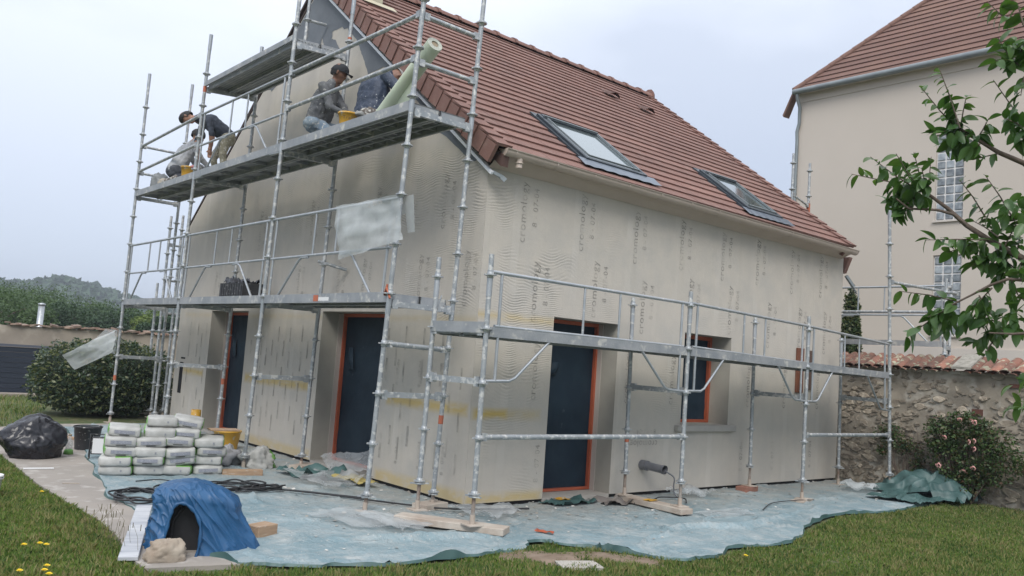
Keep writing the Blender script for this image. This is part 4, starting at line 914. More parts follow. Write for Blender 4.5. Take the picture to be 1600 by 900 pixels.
# sack group extras
def lump(name, c, r3, seed, mats, label, cat, amp=.25, nn=36, sel=None, base=.0, smooth=True, freq=1.6, ff=1.0):
    m = MB()
    def fn(u, v):
        a = 2*math.pi*u; ph_ = -math.pi/2+math.pi*v; d = Vector((math.cos(ph_)*math.cos(a), math.cos(ph_)*math.sin(a), math.sin(ph_)))
        w3 = d+.35*Vector((noise.noise(d*2+Vector((seed, 5, 0))), noise.noise(d*2+Vector((1, seed, 0))), noise.noise(d*2+Vector((3, 0, seed)))))
        k = 1+amp*.7*noise.noise(d*freq+Vector((seed, 0, 0)))+ff*amp*(.75*abs(noise.noise(w3*freq*1.6+Vector((0, seed, 0))))+.45*abs(noise.noise(w3*freq*3.6+Vector((0, seed, 9))))+.22*abs(noise.noise(w3*freq*8+Vector((7, seed, 9)))))-amp*.25; z = d.z*r3[2]*k
        return (d.x*r3[0]*k, d.y*r3[1]*k, max(z, -r3[2]*.55))
    m.grid(fn, nn, nn//2, 0, smooth)
    if sel:
        for i, f in enumerate(m.f):
            c_ = [sum(m.v[j][k] for j in f)/4 for k in range(3)]
            if sel(c_): m.m[i] = 1
    o = m.build(name, mats, None, loc=(c[0], c[1], c[2]+r3[2]*.55)); tag(o, label, cat); return o
lump('empty_sack', (-.84, 3.12, .0), (.22, .17, .17), 3, [m_bag, m_bagg], 'crumpled empty white sack with green end near the wide gable doorway', 'empty sack', .5, 60, lambda c: c[0] > .13, freq=1.6, ff=.8)
lump('empty_sack', (-1.12, 3.5, .02), (.22, .2, .14), 8, [M('grey_sackcloth', (.33, .33, .34), (.25, .25, .26), 6, .8), m_bagg], 'flattened grey sack beside the stacked sacks', 'empty sack', .5, 40, freq=2.2)
lump('rock', (-3.30, -.84, .0), (.14, .11, .10), 5, [m_rock], 'pale limestone rock in front of the blue cover opening', 'rock', .3, 60, freq=1.4)
lump('bin_bag', (-3.06, 4.58, .012), (.36, .31, .34), 14, [m_blackbag], 'full black bin bag lying on the concrete path', 'bin bag', .36, 130, freq=1.1, ff=.42)
def bucket(name, c, r0_, r1_, h, mat, label, handle=True, rz=0, text=None, fillc=None):
    e = empty(name, c, label, 'bucket', rz=rz); m = MB(); m.lathe([(r0_, 0), (r1_, h), (r1_+.008, h), (r1_+.008, h-.02), (r1_-.002, h-.022)], n=24, cap=False); m.lathe([(0.001, .003), (r0_, .003)], n=24, cap=False)
    m.lathe([(r1_-.004, h-.001), (r0_-.004, .01)], n=24, cap=False); m.build('bucket_body', mat, e)
    if fillc: f = MB(); f.lathe([(.001, h*.85), (r1_-.012, h*.85)], n=24, cap=False); f.build('mortar_fill', fillc, e)
    if handle:
        hm = MB(); hm.tube([((r1_+.012)*math.cos(a), .03+(r1_*.35)*math.sin(a), h-.03+.02*math.sin(a)) for a in [math.pi*k/12 for k in range(13)]], .004, 6); hm.build('handle', m_zinc, e)
    return e
m_mortar = M('wet_mortar', (.42, .40, .36), (.5, .48, .44), 20, .7, bump=.6)
bA = bucket('bucket', (-.93, 1.46, 4.068), .085, .105, .165, m_yellowb, 'yellow bucket at the knees of the man in the cap on the upper deck', fillc=m_mortar)
tt = textmesh('Trafic', .055); tt.materials.clear(); tt.materials.append(M('black_lettering', (.03, .03, .03), rough=.6))
# wrap lettering on the bucket (flat front toward the camera)
o = inst('bucket_lettering', tt, bA, (-.06, -.128, .075), (rad(90), 0, rad(-10))); o.location = Vector((-.098, -.062, .075)); o.rotation_euler = (rad(86), 0, rad(-38))
bucket('bucket', (-.93, 6.42, 4.068), .095, .115, .18, m_yellowb, 'orange yellow bucket beside the crouching man in pale grey', fillc=m_mortar, rz=.4)
bucket('bucket', (-.50, 4.95, .03), .15, .19, .26, m_yellowb, 'large yellow trough bucket between the sacks and the gable', fillc=m_mortar)
bucket('bucket', (-2.30, 5.2, .02), .14, .17, .30, m_blackpl, 'black bucket standing behind the left stack of sacks')
tk = lump('trowel_rag', (-.84, 1.36, 4.21), (.06, .05, .035), 2, [m_bag], 'white rag on the rim of the yellow bucket', 'rag', .5, 20)
tk = lump('trowel_rag', (-.86, 6.3, 4.22), (.08, .06, .04), 4, [m_bag, M('pink_cloth', (.5, .2, .2), rough=.8)], 'white and pink rag on the orange yellow bucket', 'rag', .5, 20, lambda c: c[0] < -.01)
# crate of black plastic on lower deck
ce = empty('crate', (-.42, 5.15, 2.165), 'black plastic crate stuffed with dark sacking on the lower deck', 'crate')
m = MB()
for (a, b_, c, d) in ((-.16, .16, -.42, -.40), (-.16, .16, .40, .42), (-.16, -.14, -.40, .40), (.14, .16, -.40, .40)): m.box(a, b_, c, d, .0, .26)
m.box(-.14, .14, -.4, .4, 0, .02)
for k in range(9): m.box(-.166, -.1605, -.38+k*.09, -.35+k*.09, .03, .25)
m.build('crate_body', m_blackpl, ce)
lm = MB(); lm.grid(lambda u, v: (-.13+.26*u, -.4+.8*v, .24+.16*abs(nz(u*3, v*4, 5))+.06*abs(nz(u*9, v*12, 2))), 16, 34, smooth=False); lm.build('sacking', m_blackbag, ce)
# work lamp
wl = empty('work_lamp', (-2.42, 4.2, .02), 'small black-framed work lamp with pale face left of the sacks', 'work lamp', rz=rad(-20))
m = MB(); m.tube([(-.1, 0, .0), (-.1, 0, .3), (.1, 0, .3), (.1, 0, .0)], .012, 6); m.tube([(-.1, -.06, 0), (-.1, .1, 0)], .012, 6); m.tube([(.1, -.06, 0), (.1, .1, 0)], .012, 6); m.build('frame', m_blackpl, wl)
m = MB(); m.box(-.085, .085, -.03, .03, .06, .27); m.build('lamp_head', m_blackpl, wl, bevel=.008); m = MB(); m.box(-.07, .07, -.035, -.031, .075, .255); m.build('lamp_face', m_white, wl)
# roll of yellow film standing by gable
tr_ = empty('tape_roll', (-.45, 6.35, .02), 'upright roll with yellow top standing against the gable behind the sacks', 'roll')
m = MB(); m.lathe([(.07, 0), (.07, .30)], n=18, cap=False); m.build('white_body', m_bag, tr_); m = MB(); m.lathe([(.075, .30), (.075, .44), (.04, .44), (.04, .38)], n=18, cap=False); m.build('yellow_end', m_yellowb, tr_); m = MB(); m.lathe([(.001, .38), (.04, .38)], n=14, cap=False); m.build('core_hole', m_card, tr_)
block('low_table', (-.45, 6.35, 0.0), .3, .3, .02, 0, m_woodd, 'thin board under the upright yellow-topped roll', 'board')
block('plywood_offcut', (-1.38, 2.98, .50), .34, .2, .02, rad(-8), m_wood, 'brown plywood offcut lying on the rightmost stack of sacks', 'board')
bt = empty('bottle', (-2.62, 4.75, .015), 'small clear bottle with green base beside the bin bag', 'bottle'); m = MB(); m.lathe([(.04, .06), (.045, .14), (.03, .18), (.018, .2), (.018, .23)], n=14); m.build('bottle_body', m_clear, bt); m = MB(); m.lathe([(.02, .23), (.02, .25)], n=12); m.build('bottle_cap', m_card, bt)
m = MB(); m.lathe([(.06, 0), (.05, .05), (.04, .061)], n=14); m.build('green_base', m_bagg, bt)
tb = empty('white_tub', (-3.93, 2.06, 0), 'white plastic tub at the left edge of the lawn', 'tub'); m = MB(); m.lathe([(.09, 0), (.11, .2), (.118, .2), (.118, .185)], n=20, cap=False); m.lathe([(.001, .19), (.108, .19)], n=20, cap=False); m.build('tub_body', m_white, tb); m = MB(); m.tube([(.119*math.cos(a), .119*math.sin(a), .17) for a in [k*math.pi/6 for k in range(13)]], .004, 5); m.build('rim_bead', m_white, tb)
block('wood_strip', (-3.2, 3.55, .016), .3, .03, .015, rad(-8), m_white, 'thin white strip lying on the concrete path', 'strip')
block('wood_strip', (-3.12, 2.5, .016), .16, .02, .008, rad(-20), m_woodd, 'short dark stick on the concrete path', 'stick')
block('edging_board', (-2.25, 6.35, .016), .9, .05, .04, rad(-65), m_wood, 'yellowish edging board at the foot of the clipped bush', 'board')

# blue cover over a machine
bc = empty('covered_machine', (-3.0, -.52, 0), 'blue fabric cover draped over a machine with a dark arched opening', 'covered machine'); bc.scale = (.72, .72, .79)
fdir = Vector((CP.x+2.93, CP.y+.28, 0)).normalized(); sdir = Vector((-fdir.y, fdir.x, 0))
# sdir points: when looking from camera, right side
if sdir.dot(rt) < 0: sdir = -sdir
def cover(u, v):
    th_ = 2*math.pi*u; s = math.sin(th_); c = math.cos(th_); t = min(v*1.0, 1)
    q_ = t if t < .56 else .56+(t-.56)*1.0
    # vertical walls up to t=.56 then flat top closing in
    k = (abs(s)**2.7+abs(c)**2.7)**(-1/2.7)
    wall = min(1, t/.56); topf = 0 if t < .56 else (t-.56)/.44
    rr = k*math.cos(topf*math.pi/2)**.8 if topf < 1 else 0
    side = s*rr*(.50 if s > 0 else .41); dep = c*rr*.36
    if s > 0: side *= 1.05+.28*(1-wall)**1.1-.16*wall
    else: side *= 1+.04*(1-wall)
    if c > 0: dep *= 1+.22*(1-wall)
    z = .50*wall**.92+.14*math.sin(topf*math.pi/2)
    z -= max(0, side)*.22*wall+(.03*k*abs(s) if topf == 0 else 0)*wall
    drag = 1-wall*.75
    def rg(f_, sx, sz, o_): return 1-min(1, abs(nz(side*sx+z*sz*.9+o_, dep*sx*.6, z*sz*.35+o_))*f_)
    fold = (.022*math.sin(th_*6+t*3.0+1.5*nz(side*4, t*3, 1))*drag*(.3+.7*abs(s)**.5)
            + .042*rg(4.5, 3.2, 2.6, 3)**2*(.45+.55*drag)+.026*rg(4.5, 7, 6, 8)**2+.012*rg(4, 15, 13, 1)**2)
    side += fold*s*k; dep += fold*c*k; z += .02*(abs(nz(side*5, dep*5, 3))-.1)*(1 if topf else .4)
    p = fdir*dep+sdir*side; return (p.x, p.y, max(.0, z))
def hw(z): return .175*math.sqrt(max(0, 1-(max(0, z)/.485)**2.8))
def hcx(z): return -.15+.10*max(0, .2-z)+.06*math.sin(z*6)
def hole(u, v):
    th_ = 2*math.pi*u; s = math.sin(th_); c = math.cos(th_)
    if c < 0 or v > .56: return False
    x, y, z = cover(u, v); side = x*sdir.x+y*sdir.y
    return z < .485 and abs(side-hcx(z)) < hw(z)
m = MB(); m.grid(cover, 420, 130, skip=hole); o = m.build('cover', m_blue, bc); md = o.modifiers.new('thick', 'SOLIDIFY'); md.thickness = .01; md.offset = -1
m = MB(); c0 = -fdir*.05-sdir*.05
def ob_(p, sx, sd_, z0, z1):
    return [p+sdir*i*sx+fdir*j*sd_+Vector((0, 0, z)) for z in (z0, z1) for i, j in ((-1, -1), (1, -1), (1, 1), (-1, 1))]
m.add(ob_(c0, .28, .24, 0, .46), [(0, 3, 2, 1), (4, 5, 6, 7), (0, 1, 5, 4), (1, 2, 6, 5), (2, 3, 7, 6), (3, 0, 4, 7)]); m.build('machine_body', m_blackpl.copy(), bc); bc.children[-1].data.materials[0] = M('machine_dark', (.012, .013, .015), (.02, .02, .022), 5, .6)
m = MB(); m.tube([fdir*.22-sdir*.22+Vector((0, 0, .03)), fdir*.24-sdir*.2+Vector((0, 0, .3)), fdir*.2-sdir*.1+Vector((0, 0, .44))], .012, 6); m.build('machine_handle', m_blackpl, bc)
# rolled edge of the opening
m = MB(); pts = []
for k in range(25):
    a = math.pi*k/24; z = .485*math.sin(a)**.8 if a > 0 else 0; z = min(z, .4849); sd_s = -1 if k < 12 else 1; side = hcx(z)+sd_s*hw(z)+(0 if abs(k-12) > 0 else 0)
    _p = None; dd = .36*(1-(abs(side)/.41)**2.7)**(1/2.7)*(1+.22*(1-min(1, z/.5)))+.03
    pts.append(fdir*dd+sdir*side+Vector((0, 0, z)))
m.tube(pts, [.016+.006*math.sin(k*2.1) for k in range(25)], 8); m.build('turned_fold', m_blue, bc)

# fabric on rails
def drape(name, pts, mat, label, seed=0, fn=None, n=24):
    a, b_, c, d = [Vector(p) for p in pts]; m = MB()
    def f(u, v):
        p = a.lerp(b_, u).lerp(d.lerp(c, u), v); p = p.copy(); p.x += -.03-.03*math.sin(math.pi*v)*math.sin(math.pi*(u*1.5+.2))-.03*nz(u*4, v*4, seed)
        p.y += .03*math.sin(v*7+u*3)*v; p.x += .018*abs(nz(u*9+v*3, v*4, seed+3))+.010*abs(nz(u*5+v*9, v*11-u*4, seed+8))-.02; p.z += .02*nz(u*6, seed, 2)*v; return tuple(p)
    m.grid(f, n, n); o = m.build(name, mat); tag(o, label, 'mesh fabric'); return o
o = drape('mesh_fabric', [(-1.06, 1.22, 3.11), (-1.06, .02, 3.12), (-1.06, -.14, 2.66), (-1.06, 1.05, 2.52)], m_meshf, 'white reinforcing mesh draped over the lower guard rail at the house corner')
m = MB(); m.grid(lambda u, v: (-1.03+.02*math.sin(u*9)+.05*v, 1.25-1.4*u, 3.12-(.42 if u > .88 else .30-.1*u)*v-.06*v*math.sin(u*5)), 20, 10); m.build('back_fold', m_meshf, o)
for (y, z) in ((.62, 3.03), (.44, 3.045)):
    p = inst('mesh_lettering', textset('40-L' if y > .5 else '00-W', .07, m_inkg), o, (0, 0, 0)); p.matrix_world = Matrix(((0, 0, -1, -1.115), (-1, 0, 0, y), (0, 1, 0, z), (0, 0, 0, 1)))
o = drape('mesh_fabric', [(-1.08, 8.62, 1.62), (-1.10, 8.55, 1.25), (-1.55, 9.1, .88), (-1.75, 9.15, 1.12)], m_meshf, 'pale reinforcing mesh blowing from the leftmost scaffold pole in front of the bush')
m = MB(); m.add([(-1.1, 8.6, 1.62), (-1.25, 8.8, 1.62), (-1.45, 9.0, 1.3), (-1.1, 8.6, 1.2)], [(0, 1, 2, 3)]); m.build('upper_flap', m_clear, o)
p = inst('mesh_lettering', textset('-07', .12, m_inkg), o); q_ = (Vector((-1.10, 8.55, 1.25))-Vector((-1.62, 9.12, 1.0))).normalized(); zz = Vector((0, 0, 1)); nrm = q_.cross(zz).normalized(); upv = nrm.cross(q_)
p.matrix_world = Matrix(((q_.x, upv.x, nrm.x, -1.52), (q_.y, upv.y, nrm.y, 8.90), (q_.z, upv.z, nrm.z, .98), (0, 0, 0, 1)))
# big mesh roll leaning on the upper deck
rl = empty('mesh_roll', (-.75, .98, 4.07), 'large cream roll of reinforcing mesh leaning on the upper guard rail', 'roll')
a = Vector((-.02, .0, .1)); b_ = Vector((-.10, -1.14, .53)); b_ = Vector((-.09, -1.02, .64))
m = MB(); m.tube([a, b_], .085, 20, cap=False); d = (b_-a).normalized(); m.build('roll_body', m_roll, rl)
m = MB(); m.tube([b_, b_+d*.002], [.085, .04], 20, cap=False); m.tube([b_+d*.003, b_-d*.08], [.04, .038], 16, cap=False); m.tube([a, a+d*.002], .085, 20); m.build('roll_end', M('roll_end_layers', (.5, .52, .45), (.36, .37, .33), 60, .8), rl)
m = MB(); m.tube([b_-d*.01, b_-d*.009], .038, 12); m.build('core_hole', m_card, rl)
m = MB(); m.grid(lambda u, v: tuple(a.lerp(b_, u*.62)+Vector((.06*v, .05*v, -(.02+.32*u)*v))+Vector((-.02, 0, -.05))), 12, 8); m.build('loose_sheet', m_roll, rl)

# ------------------------------------------------------------ people
def caps(m, a, b, ra, rb, n=12):
    a = Vector(a); b = Vector(b); d = b-a; L_ = d.length; d = d.normalized() if L_ > 1e-6 else Vector((0, 0, 1))
    pts = []; rr = []
    for k in range(5): t = k/4*math.pi/2; pts.append(a-d*ra*math.cos(t)); rr.append(max(ra*math.sin(t), ra*.05))
    for k in range(5): t = k/4*math.pi/2; pts.append(b+d*rb*math.sin(t)); rr.append(max(rb*math.cos(t), rb*.05))
    m.tube(pts, rr, n)
def person(label, J, wid, mats, zone, hat=None, hair=None, facing=(0, -1, 0), headdir=None, hands=True, rot=0, bulk=1.0):
    if rot:
        h0 = Vector(J['hip']); Rm = Matrix.Rotation(rad(rot), 3, 'Z')
        J = {k: (v if k == 'ground' else (tuple(Rm @ Vector(v)) if k == 'side' else tuple(h0+Rm @ (Vector(v)-h0)))) for k, v in J.items()}; facing = tuple(Rm @ Vector(facing))
    """J: joints dict. mats list; zone(nearest bone name, point)->material index"""
    base = J['hip']; e = empty('person', (base[0], base[1], J['ground']), label, 'person'); off = Vector((base[0], base[1], J['ground']))
    m = MB(); bones = []
    def bone(nm, a, b, ra, rb):
        if nm in ('torso', 'uparm', 'pelvis'): ra *= bulk; rb *= bulk
        a = Vector(a)-off; b = Vector(b)-off; caps(m, a, b, ra, rb); bones.append((nm, a, b, ra, rb))
    hip = Vector(J['hip']); ch = Vector(J['chest']); nk = Vector(J['neck']); hd = Vector(J['head']); f = Vector(facing).normalized(); sd_ = Vector(J['side']).normalized()
    bone('torso', hip+sd_*.07, ch+sd_*.09, .115, .115); bone('torso', hip-sd_*.07, ch-sd_*.09, .115, .115); bone('torso', hip, ch, .13, .135)
    bone('torso', ch+sd_*.1, nk+sd_*.06-Vector((0, 0, .0)), .10, .06); bone('torso', ch-sd_*.1, nk-sd_*.06, .10, .06)
    bone('neck', nk, hd-(hd-nk).normalized()*.04, .055, .05)
    bone('pelvis', hip+sd_*.075-Vector((0, 0, .03)), hip-sd_*.075-Vector((0, 0, .03)), .125, .125)
    for s in ('L', 'R'):
        sh, el, ha = Vector(J['sh'+s]), Vector(J['el'+s]), Vector(J['ha'+s]); kn, an, to = Vector(J['kn'+s]), Vector(J['an'+s]), Vector(J['to'+s])
        sg = 1 if s == 'L' else -1
        bone('uparm', sh, el, .062, .046); bone('forearm', el, ha, .046, .030)
        dd = (ha-el).normalized(); pc = ha+dd*.05; bone('hand', ha, pc, .030, .034)
        if hands:
            sv = dd.cross(Vector((0, 0, 1))); sv = sv.normalized() if sv.length > .1 else Vector((1, 0, 0)); dn = dd.cross(sv).normalized()
            if dn.z > 0: dn = -dn
            for k, ln__ in enumerate((.065, .075, .070, .055)):
                r0_ = pc+sv*(k-1.5)*.018+dd*.02; m1 = r0_+dd*ln__*.5+dn*.012; m2 = m1+dd*ln__*.35+dn*.03; bone('hand', r0_, m1, .0095, .009); bone('hand', m1, m2, .009, .0075)
            t0 = ha+dd*.02-sv*.03; bone('hand', t0, t0+dd*.035-sv*.025+dn*.012, .011, .009)
        bone('thigh', hip+sd_*sg*.09-Vector((0, 0, .02)), kn, .095, .062); bone('calf', kn, an, .060, .042); bone('foot', an, to, .045, .036)
    # head
    u_ = (hd-nk).normalized(); hf = Vector(headdir or facing).normalized(); hf = (hf-u_*hf.dot(u_)*.6).normalized(); hs = u_.cross(hf).normalized()
    bone('head', hd-u_*.0+hf*.005, hd+u_*.045-hf*.012, .085, .092); bone('head', hd-u_*.07+hf*.035, hd-u_*.02+hf*.02, .05, .068)
    bone('head', hd+hf*.098-u_*.022, hd+hf*.092+u_*.012, .016, .009); bone('head', hd+hf*.078-u_*.062, hd+hf*.08-u_*.058, .020, .020); bone('head', hd+hf*.06-u_*.1, hd+hf*.07-u_*.095, .026, .024)
    for g_ in (1, -1): bone('head', hd+hs*g_*.088-u_*.015, hd+hs*g_*.092+u_*.02, .012, .016)
    me = m.mesh('body', m_dark); t = bpy.data.objects.new('tmp', me); COL.objects.link(t)
    md = t.modifiers.new('r', 'REMESH'); md.mode = 'VOXEL'; md.voxel_size = .0105; md.use_smooth_shade = True
    sm_ = t.modifiers.new('s', 'SMOOTH'); sm_.factor = .5; sm_.iterations = 3
    dg = bpy.context.evaluated_depsgraph_get(); me2 = bpy.data.meshes.new_from_object(t.evaluated_get(dg)); bpy.data.objects.remove(t); me2.name = 'body'
    me2.materials.clear()
    for mm in mats: me2.materials.append(mm)
    n = len(me2.vertices); co = np.empty(n*3); me2.vertices.foreach_get('co', co); co = co.reshape(-1, 3)
    D = []; 
    for (nm, a, b, ra, rb) in bones:
        a_ = np.array(a); d_ = np.array(b)-a_; t_ = np.clip(((co-a_)@d_)/max(d_@d_, 1e-9), 0, 1); D.append(np.linalg.norm(co-a_-t_[:, None]*d_, axis=1)-(ra+(rb-ra)*t_))
    idx = np.argmin(np.array(D), axis=0)
    nrm_ = np.empty(n*3); me2.vertices.foreach_get('normal', nrm_); nrm_ = nrm_.reshape(-1, 3)
    dis = np.array([.012*noise.noise(Vector(c)*9)+.008*noise.noise(Vector(c)*22) if bones[i][0] in ('torso', 'uparm', 'thigh', 'calf', 'pelvis', 'forearm') else 0 for c, i in zip(co, idx)])
    co2 = co+nrm_*dis[:, None]; me2.vertices.foreach_set('co', co2.ravel()); me2.update()
    for p in me2.polygons:
        v = p.vertices[0]; p.material_index = zone(bones[idx[v]][0], Vector(co[v])+off)
        p.use_smooth = True
    link(bpy.data.objects.new('body', me2), e)
    hd_ = hd-off
    if hair or hat:
        k = MB()
        def dome(u, v):
            a = 2*math.pi*u; ph_ = math.pi/2*v; r = .106; d_ = hf*math.cos(a)*math.cos(ph_)*1.08+hs*math.sin(a)*math.cos(ph_)*.95+u_*math.sin(ph_)*1.06
            return tuple(hd_+u_*.026-hf*.008+d_*r*(1+.03*nz(u*12, v*6, 3)))
        k.grid(dome, 24, 8)
        if hat:
            k2 = k.build('cap', hat, e); b_ = MB()
            b_.grid(lambda u, v: tuple(hd_+u_*(.035-.012*v-.02*(2*u-1)**2*v)+hf*(.088+.085*v*(1-.35*(2*u-1)**2))+hs*(u-.5)*.16*(1-.15*v)), 8, 4)
            o = b_.build('cap_peak', hat, k2); md = o.modifiers.new('t', 'SOLIDIFY'); md.thickness = .006
        if hair:
            hm = MB()
            def dome2(u, v):
                a = math.pi*.42+2*math.pi*.58*u; ph_ = -.5+(math.pi/2+.5)*v; r = .101 if hat else .106; d_ = hf*math.cos(a)*math.cos(ph_)*1.03+hs*math.sin(a)*math.cos(ph_)*.95+u_*math.sin(ph_)
                return tuple(hd_+u_*.018-hf*.008+d_*r*(1+.05*nz(u*14, v*9, 1)))
            hm.grid(dome2, 24, 12); 
            if not hat: hm.grid(dome, 24, 8)
            hm.build('hair', hair, e)
    return e
m_hair = M('black_hair', (.012, .011, .011), rough=.7)
m_greyshirt = M('charcoal_shirt', (.075, .08, .09), (.13, .135, .14), 8, .85, bump=.4, c3=(.35, .35, .33), s3=35, lo3=.62, hi3=.68)
m_jeans = M('splattered_jeans', (.16, .22, .29), (.26, .31, .35), 10, .9, bump=.4, c3=(.5, .5, .48), s3=30, lo3=.58, hi3=.64)
m_navyj = M('navy_jacket', (.022, .034, .062), (.035, .05, .085), 6, .6, bump=.6, c3=(.55, .56, .56), s3=42, lo3=.66, hi3=.70)
m_wtr = M('paint_spotted_trousers', (.12, .10, .09), (.2, .18, .16), 12, .9, c3=(.55, .54, .5), s3=34, lo3=.54, hi3=.6)
m_khaki = M('khaki_trousers', (.26, .24, .17), (.33, .31, .24), 8, .9, bump=.4, c3=(.5, .48, .42), s3=26, lo3=.56, hi3=.64)
m_navyt = M('dark_navy_tshirt', (.02, .026, .04), (.035, .045, .065), 8, .8, bump=.3)
m_pale = M('pale_grey_sweatshirt', (.33, .34, .36), (.40, .41, .43), 5, .9, bump=.5)
m_dtr = M('dark_work_trousers', (.05, .055, .07), (.08, .085, .1), 8, .9)
m_cap = M('black_cap_cloth', (.012, .014, .018), rough=.8); m_gcap = M('dusty_grey_cap', (.36, .35, .33), (.28, .28, .27), 12, .9)
def zn(shirt=1, trou=2, skin=0, shoe=3, sleeve='long'):
    def z(nm, p):
        if nm in ('torso', 'uparm'): return shirt
        if nm == 'forearm': return shirt if sleeve == 'long' else skin
        if nm in ('pelvis', 'thigh', 'calf'): return trou
        if nm == 'foot': return shoe
        return skin
    return z
G0 = 4.07
person('man in black cap, charcoal top and pale jeans kneeling on the upper deck', dict(ground=G0, hip=(-.70, 2.66, 4.38), chest=(-.68, 2.58, 4.68), neck=(-.68, 2.50, 4.88), head=(-.68, 2.43, 5.025), side=(1, 0, 0),
    shL=(-.50, 2.54, 4.81), elL=(-.50, 2.36, 4.57), haL=(-.58, 2.13, 4.48), shR=(-.86, 2.54, 4.81), elR=(-.88, 2.42, 4.53), haR=(-.82, 2.17, 4.44),
    knL=(-.50, 2.30, 4.30), anL=(-.50, 2.40, 4.13), toL=(-.50, 2.26, 4.11), knR=(-.76, 2.30, 4.16), anR=(-.76, 2.72, 4.13), toR=(-.76, 2.84, 4.11)), 1,
    [m_skin, m_greyshirt, m_jeans, m_cap], zn(), hat=m_cap, hair=m_hair, facing=(0, -1, 0), rot=38, headdir=(.74, -.67, 0), bulk=1.08)
person('man in navy jacket seen from behind, kneeling beside the cream mesh roll', dict(ground=G0, hip=(-.62, 1.55, 4.30), chest=(-.55, 1.58, 4.62), neck=(-.43, 1.58, 4.84), head=(-.27, 1.60, 4.87), side=(0, 1, 0),
    shL=(-.52, 1.80, 4.76), elL=(-.46, 1.96, 4.50), haL=(-.25, 1.86, 4.42), shR=(-.52, 1.38, 4.76), elR=(-.42, 1.17, 4.56), haR=(-.22, 1.28, 4.46),
    knL=(-.26, 1.78, 4.16), anL=(-.66, 1.72, 4.13), toL=(-.80, 1.70, 4.11), knR=(-.26, 1.40, 4.16), anR=(-.66, 1.42, 4.13), toR=(-.80, 1.42, 4.11)), 1,
    [m_skin, m_navyj, m_wtr, m_cap], zn(), hat=m_gcap, facing=(1, 0, -1.4), bulk=1.22)
person('man in dark t-shirt bending forward on the upper deck, bare arms and khaki trousers', dict(ground=G0, hip=(-.42, 6.28, 4.83), chest=(-.66, 6.40, 5.03), neck=(-.84, 6.52, 5.07), head=(-.96, 6.62, 5.07), side=(-.4, -1, 0),
    shL=(-.74, 6.26, 5.03), elL=(-.72, 6.15, 4.77), haL=(-.70, 6.22, 4.56), shR=(-.72, 6.58, 5.0), elR=(-.78, 6.62, 4.74), haR=(-.76, 6.55, 4.52),
    knL=(-.52, 6.16, 4.50), anL=(-.44, 6.14, 4.13), toL=(-.56, 6.18, 4.11), knR=(-.56, 6.42, 4.48), anR=(-.46, 6.42, 4.13), toR=(-.58, 6.46, 4.11)), 1,
    [m_skin2, m_navyt, m_khaki, m_cap], zn(sleeve='short'), hair=m_hair, facing=(-.9, .4, -.4), headdir=(-.5, .2, -.8))
person('man in pale grey sweatshirt crouching low on the upper deck near its far end', dict(ground=G0, hip=(-.93, 7.02, 4.30), chest=(-.80, 7.0, 4.60), neck=(-.70, 6.98, 4.78), head=(-.64, 6.99, 4.90), side=(.1, -1, 0),
    shL=(-.76, 6.80, 4.70), elL=(-.64, 6.72, 4.48), haL=(-.48, 6.72, 4.34), shR=(-.74, 7.18, 4.70), elR=(-.58, 7.22, 4.50), haR=(-.40, 7.16, 4.42),
    knL=(-.66, 6.84, 4.26), anL=(-.96, 6.86, 4.13), toL=(-1.0, 6.98, 4.11), knR=(-.62, 7.2, 4.24), anR=(-.94, 7.22, 4.13), toR=(-1.0, 7.34, 4.11)), 1,
    [m_skin2, m_pale, m_dtr, m_wtr], zn(), hair=m_hair, facing=(1, -.2, -.3))
lump('bundled_cloth', (-.93, 7.80, 4.07), (.12, .2, .15), 6, [M('dusty_cloth', (.25, .26, .26), (.17, .18, .19), 7, .9)], 'dusty grey bundle at the far end of the upper deck', 'bundle', .5, 30)
lump('rag', (-.95, 7.45, 4.07), (.09, .18, .07), 9, [M('beige_cloth', (.38, .34, .28), rough=.9)], 'beige rag beside the boots of the crouching man', 'rag', .5, 24)

# ------------------------------------------------------------ stone boundary wall (right)
XW = 7.86
sw = empty('stone_wall', (XW, -4, 0), 'old rubble stone boundary wall with clay tile coping right of the house', 'wall')
def swo(o): o.location = Vector(o.location)-Vector((XW, -4, 0)); return o
m = MB(); m.grid(lambda u, v: (XW+.03*nz(u*24, v*5, 1)+.02*nz(u*70, v*14, 4), .35-8.4*u, -.05+1.95*v), 130, 34); m.grid(lambda u, v: (XW+.45, -8.05+8.4*u, -.05+1.95*v), 8, 3)
m.box(XW+.03, XW+.44, -8.05, .3, 1.8, 1.9); swo(m.build('wall_core', m_wallm, sw))
srnd = random.Random(3); SMs = []
for i in range(7):
    m = MB()
    nn = 8; rr = [1+srnd.uniform(-.34, .22) for _ in range(nn)]
    ringo = [(0, rr[k]*math.cos(2*math.pi*k/nn)*.5, rr[k]*math.sin(2*math.pi*k/nn)*.5) for k in range(nn)]
    r2 = [(-.016-srnd.uniform(0, .010), y*srnd.uniform(.80, .95), z*srnd.uniform(.76, .95)) for _, y, z in ringo]
    m.add(ringo+r2+[(-.022, 0, 0)], [(k, (k+1) % nn, nn+(k+1) % nn, nn+k) for k in range(nn)]+[(nn+k, nn+(k+1) % nn, 2*nn) for k in range(nn)], 0, False)
    SMs.append(m.mesh('stone', m_stone))
brk = MB(); brk.box(-.03, .02, -.5, .5, -.5, .5); BRK = brk.mesh('brick', m_brickred)
cnt = 0; z = .05
